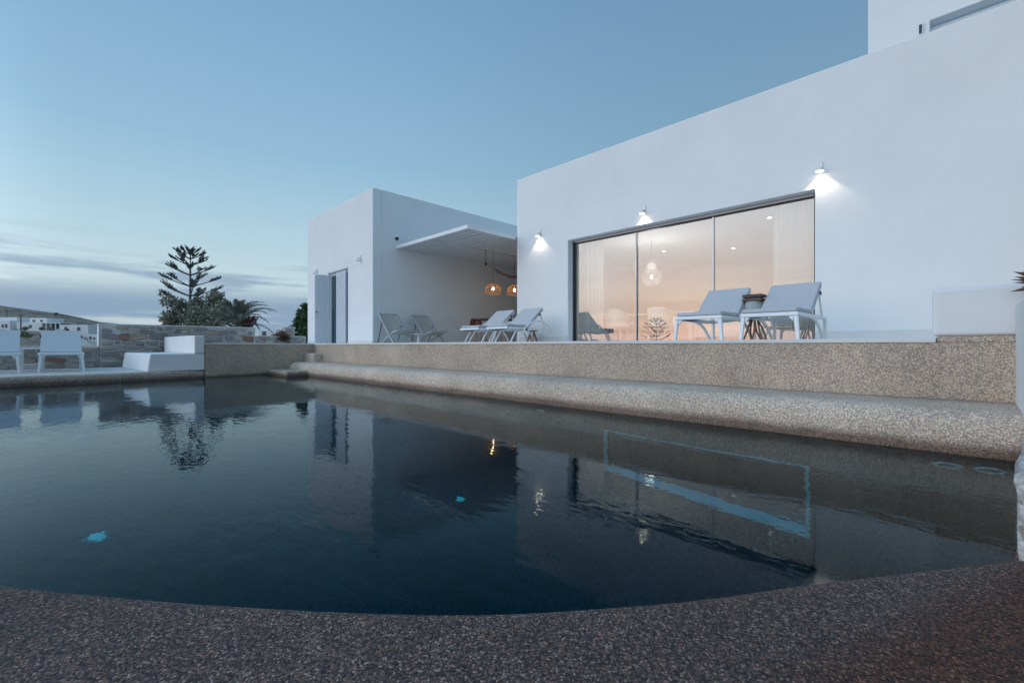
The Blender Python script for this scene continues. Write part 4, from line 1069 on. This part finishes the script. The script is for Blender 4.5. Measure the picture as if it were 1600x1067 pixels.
# road climbing the slope
b = MB(); pts = [(520,100,1.7),(545,70,2.2),(556,60,2.4)]
rp_ = [(92,514.5,146,1.4),(97,518,128,1.8),(104,522,112,2.3),(108,527,96,2.6),(112,533,80,2.6),(118,541,62,2.6)]
vs = []
for px, py, d, hw_ in rp_:
    x, y = cam_pt(px, d); z = max(zpx(py, d), terr(x,y)+.05); vs += [(x-hw_*.7, y-hw_*.7, z+.05), (x+hw_*.7, y+hw_*.7, z+.05)]
b.add(vs, [(2*i,2*i+1,2*i+3,2*i+2) for i in range(len(rp_)-1)])
struct(obj('road', b, M_ROAD, recalc=False))
for px, yt, yb, d, lb in ((10.5,484,502,160,'utility pole at the far left of the village'), (32.5,490,526,110,'tall utility pole in front of the two-tier village house'), (79,511,527,95,'short utility pole beside the porch')):
    x, y = cam_pt(px, d); zb = zpx(yb, d); zt = zpx(yt, d)
    e = empty('utility_pole', (x, y, zb), lb, 'pole', 'wooden utility poles in the village', rz=radians(45))
    m = MB(); m.tube([(0,0,-1.5),(0,0,zt-zb)], [.16,.11], 7); obj('post', m, M_BARK, e)
    m = MB(); m.box(-.9,.9,-.06,.06,zt-zb-.5,zt-zb-.36); obj('cross_arm', m, M_BARK, e)

# ------------------------------------------------------------------ plants
def leaf_cloud(m, clumps, count, size, rs, flat=.5):
    tot = sum(c[3]**2 for c in clumps)
    for (cx, cy, cz, r) in clumps:
        k = int(count*r*r/tot)
        for _ in range(k):
            d = Vector((rs.gauss(0,1), rs.gauss(0,1), rs.gauss(0,1))).normalized()*r*(rs.random()**.45)
            p = Vector((cx,cy,cz))+Vector((d.x,d.y,d.z*.85))
            a = Vector((rs.gauss(0,1), rs.gauss(0,1), rs.gauss(0,1)+.3)).normalized(); c = a.cross(Vector((rs.gauss(0,1),rs.gauss(0,1),rs.gauss(0,1)))).normalized()
            s = size*rs.uniform(.6,1.4); m.add([p, p+a*s*.5+c*s*flat*.5, p+a*s, p+a*s*.5-c*s*flat*.5], [(0,1,2,3)])
def shrub(name, base, label, cat, clumps, count, size, mat, seed, stems=5, group=None):
    rs = random.Random(seed); e = empty(name, base, label, cat, group)
    m = MB()
    for k in range(stems):
        c = clumps[k % len(clumps)]
        m.tube([(rs.uniform(-.08,.08), rs.uniform(-.08,.08), -.3), (c[0]*.4, c[1]*.4, c[2]*.5), (c[0], c[1], c[2])], [.05,.035,.012], 6)
    obj('trunk', m, M_BARK, e, smooth=True)
    m = MB(); leaf_cloud(m, clumps, count, size, rs); obj('crown', m, mat, e, recalc=False)
    return e
# big bush: laid out in picture columns so its outline follows the photo, at 22 m
D0 = 22.0
def loc_clumps(px0, base_y, items, d, seed):
    """clumps given as (px, py, radius_px, depth offset) -> local coordinates around the base"""
    bx, by = cam_pt(px0, d); bz = zpx(base_y, d); rs = random.Random(seed); out = []
    for px, py, rp, dd in items:
        x, y = cam_pt(px, d+dd); out.append((x-bx, y-by, zpx(py, d+dd)-bz, rp/711.1*(d+dd)))
    return (bx, by, bz), out
rs = random.Random(4)
it = [(266,498,14,0),(284,492,16,.6),(280,478,12,.2),(262,474,7,-.3),(258,466,4.5,-.3),(271,467,5,.2),(303,494,17,-.4),(306,476,12,.3),(325,490,17,.2),(330,472,13,.8),(335,459,8,.9),(342,466,9,.4),(346,492,17,-.2),(352,478,11,.5),(362,496,13,.3),(295,507,15,.2),(322,508,16,0),(344,509,15,0),(268,508,13,0),(251,462,3,-.2),(254,470,3.5,-.2)]
base, cl = loc_clumps(310, 528, it, D0, 1)
shrub('broadleaf_bush', base, 'broad olive-green bush growing behind the stone wall', 'bush', cl, 5200, .17, M_LEAF, 11, 14)
# bougainvillea bits
base, cl = loc_clumps(384, 528, [(378,500,7,0),(388,503,8,.2),(396,499,5,0),(384,508,8,0),(374,507,7,0)], 21.0, 2)
shrub('bougainvillea', base, 'faded red bougainvillea between the bush and the palm', 'bush', cl, 700, .13, M_RED, 12, 5)
# tree beside the annex
base, cl = loc_clumps(470, 542, [(474,492,10,0),(468,502,9,0),(478,503,10,.3),(464,513,7,0),(474,514,10,0),(478,484,7,.2),(472,527,11,0),(479,530,9,.1),(464,528,6,0),(476,478,4,0)], 20.5, 3)
shrub('citrus_tree', base, 'glossy green shrub tree against the left edge of the annex', 'tree', cl, 3000, .15, M_LEAF2, 13, 6)
# dry rosette
base, cl = loc_clumps(438, 538, [(438,528,8,0),(432,530,5,0),(445,529,5,0)], 16.5, 4)
shrub('dry_shrub', base, 'dry brown spiky shrub in front of the low stone wall', 'bush', cl, 420, .17, M_DRY, 14, 5)
# plant at the right edge
e = empty('dry_plant', W(-.42, 4.42, .235), 'dry brown leafed plant at the right edge above the white wall', 'plant')
m = MB(); m.lathe([(.09,0),(.12,.14),(.11,.14)], n=14); obj('pot', m, simple('terracotta', (.30,.16,.10), .8), e)
m = MB(); rs = random.Random(5)
for k in range(60):
    a = rs.uniform(0,2*pi); el_ = rs.uniform(-.2,1.1); L = rs.uniform(.10,.19); dv = Vector((cos(a)*cos(el_), sin(a)*cos(el_), sin(el_)))
    c = dv.cross(Vector((rs.gauss(0,1),rs.gauss(0,1),rs.gauss(0,1)))).normalized(); p = Vector((0,0,.10))+dv*.07
    m.add([p, p+dv*L*.5+c*.02, p+dv*L, p+dv*L*.5-c*.02], [(0,1,2,3)])
obj('leaves', m, M_DRY, e, recalc=False)

# Norfolk pine: tiers of bare arms with upturned tufts at their ends
def norfolk(base, H, label, seed, tiers):
    rs = random.Random(seed); e = empty('norfolk_pine', base, label, 'tree')
    m = MB(); m.tube([(0,0,-.5),(0.02,0,H*.5),(0,.02,H)], [H*.017,H*.012,H*.003], 8); obj('trunk', m, M_BARK, e, smooth=True)
    lm = MB(); fm = MB()
    for (hz, L, n, rise) in tiers:
        off = rs.uniform(0,6.28)
        for k in range(n):
            a = off+2*pi*k/n+rs.uniform(-.2,.2); Lk_ = L*rs.uniform(.8,1.08); dx, dy = cos(a), sin(a)
            pts = [Vector((dx*Lk_*t, dy*Lk_*t, H*hz+Lk_*rise*(t**1.15))) for t in (0,.35,.7,1)]
            lm.tube(pts, [H*.006,H*.005,H*.004,H*.002], 5)
            # tuft: short upcurved branchlets over the outer part, each a comb of needles
            for j in range(10):
                t = .68+.34*j/9; p = Vector((dx*Lk_*t, dy*Lk_*t, H*hz+Lk_*rise*(t**1.15)))
                side = 1 if j % 2 else -1
                bd = Vector((dx*.75 - side*dy*.8, dy*.75 + side*dx*.8, .45+rs.uniform(-.1,.25))).normalized(); bl = H*.042*(1.2-.5*abs(t-.86)/.2)*rs.uniform(.8,1.2)
                for i in range(9):
                    q = p+bd*bl*i/9+Vector((0,0,bl*.35*(i/9)**2)); 
                    for s in (-1,1):
                        nd = (bd*.6+Vector((rs.gauss(0,.4),rs.gauss(0,.4),.7*rs.random()+.15))+s*bd.cross(Vector((0,0,1)))*.7).normalized()
                        w_ = nd.cross(Vector((rs.gauss(0,1),rs.gauss(0,1),rs.gauss(0,1)))).normalized()*H*.0035
                        fm.add([q-w_, q+nd*H*.016, q+w_], [(0,1,2)])
    obj('limbs', lm, M_BARK, e, smooth=True); obj('crown', fm, M_PINE, e, recalc=False)
    return e
x, y = cam_pt(297, 23.5); zb = -1.2; zt = zpx(393, 23.5); Hn = zt-zb
norfolk((x, y, zb), Hn, 'Norfolk pine with tiered bare arms rising above the bush', 6,
        [(.54,1.35,5,.38),(.615,1.3,5,.38),(.70,1.22,5,.38),(.795,1.05,5,.42),(.88,.88,5,.42),(.935,.55,5,.5),(.975,.30,4,.6)])
norfolk((-22, -24, -1.1), 3.7, 'young Norfolk pine far behind the camera, mirrored in the window', 8,
        [(.40,1.5,5,.4),(.52,1.4,6,.42),(.64,1.2,6,.45),(.76,1.0,6,.42),(.87,.7,6,.46),(.95,.4,5,.5)])
# palm: fronds springing from a short trunk
x, y = cam_pt(372, 20.5); zb = -1.0
e = empty('palm', (x, y, zb), 'palm with long drooping fronds right of the bush', 'palm')
hp = zpx(508, 20.5)-zb
m = MB(); m.tube([(0,0,-.3),(0,0,hp)], [.2,.17], 10); obj('trunk', m, M_BARK, e, smooth=True)
rs = random.Random(31); right = Vector((cos(radians(45)), sin(radians(45)), 0)); fwd = Vector((-right.y, right.x, 0))
for k in range(36):
    a = 2*pi*k/36*1.0+rs.uniform(-.15,.15); hd = right*cos(a)+fwd*sin(a); el_ = radians(rs.choice([78,65,52,40,28,15]) + rs.uniform(-6,6)); L = rs.uniform(1.5,1.95)
    m = MB(); P_ = []; p = Vector((0,0,hp)); dz = el_
    for i in range(13):
        P_.append(p.copy()); p = p + (hd*cos(dz)+Vector((0,0,1))*sin(dz))*L/12; dz -= radians(4.2+i*.55)
    m.tube(P_, [.014*(1-i/14)+.003 for i in range(13)], 5)
    for i in range(2, 13):
        t = i/12; q0 = P_[i]; tan = (P_[i]-P_[i-1]).normalized(); sd = tan.cross(Vector((0,0,1))).normalized(); up = sd.cross(tan)
        for s in (-1,1):
            for h2 in (0,.33,.66):
                q = q0 - tan*h2*L/12; ll = .36*sin(pi*min(1,.18+.8*t))*rs.uniform(.85,1.1); dv = (tan*.85+s*sd*.62+up*.22).normalized()
                m.add([q-tan*.02, q+dv*ll*.5-tan*.018, q+dv*ll-Vector((0,0,.05)), q+dv*ll*.5+tan*.022, q+tan*.02], [(0,1,2,3,4)])
    obj('frond', m, M_PALM, e, recalc=False)
# dark bushes dotted on the village slope
rs = random.Random(77)
for i, (px, py, rp, d, lb) in enumerate(((40,513,5,138,'dark round bush below the two-tier village house'),(26,516.5,4,128,'dark low bush left of the tall utility pole'),(41,523,8,104,'wide dark bush right of the tall utility pole'),(65,513.5,4,140,'dark bush left of the porch'),(104,515.5,3.5,138,'small bush below the long village house'),(88,490.5,3.5,380,'lone bush on the hill skyline'))):
    base, cl = loc_clumps(px, py+rp*.7, [(px+rs.uniform(-.5,.5)*rp, py+rs.uniform(-.2,.2)*rp, rp*.62, 0) for _ in range(6)], d, i)
    shrub('slope_bush', base, lb, 'bush', cl, 420, rp*.35/711.1*d, M_LEAF, 50+i, 3, 'dark bushes on the village slope')
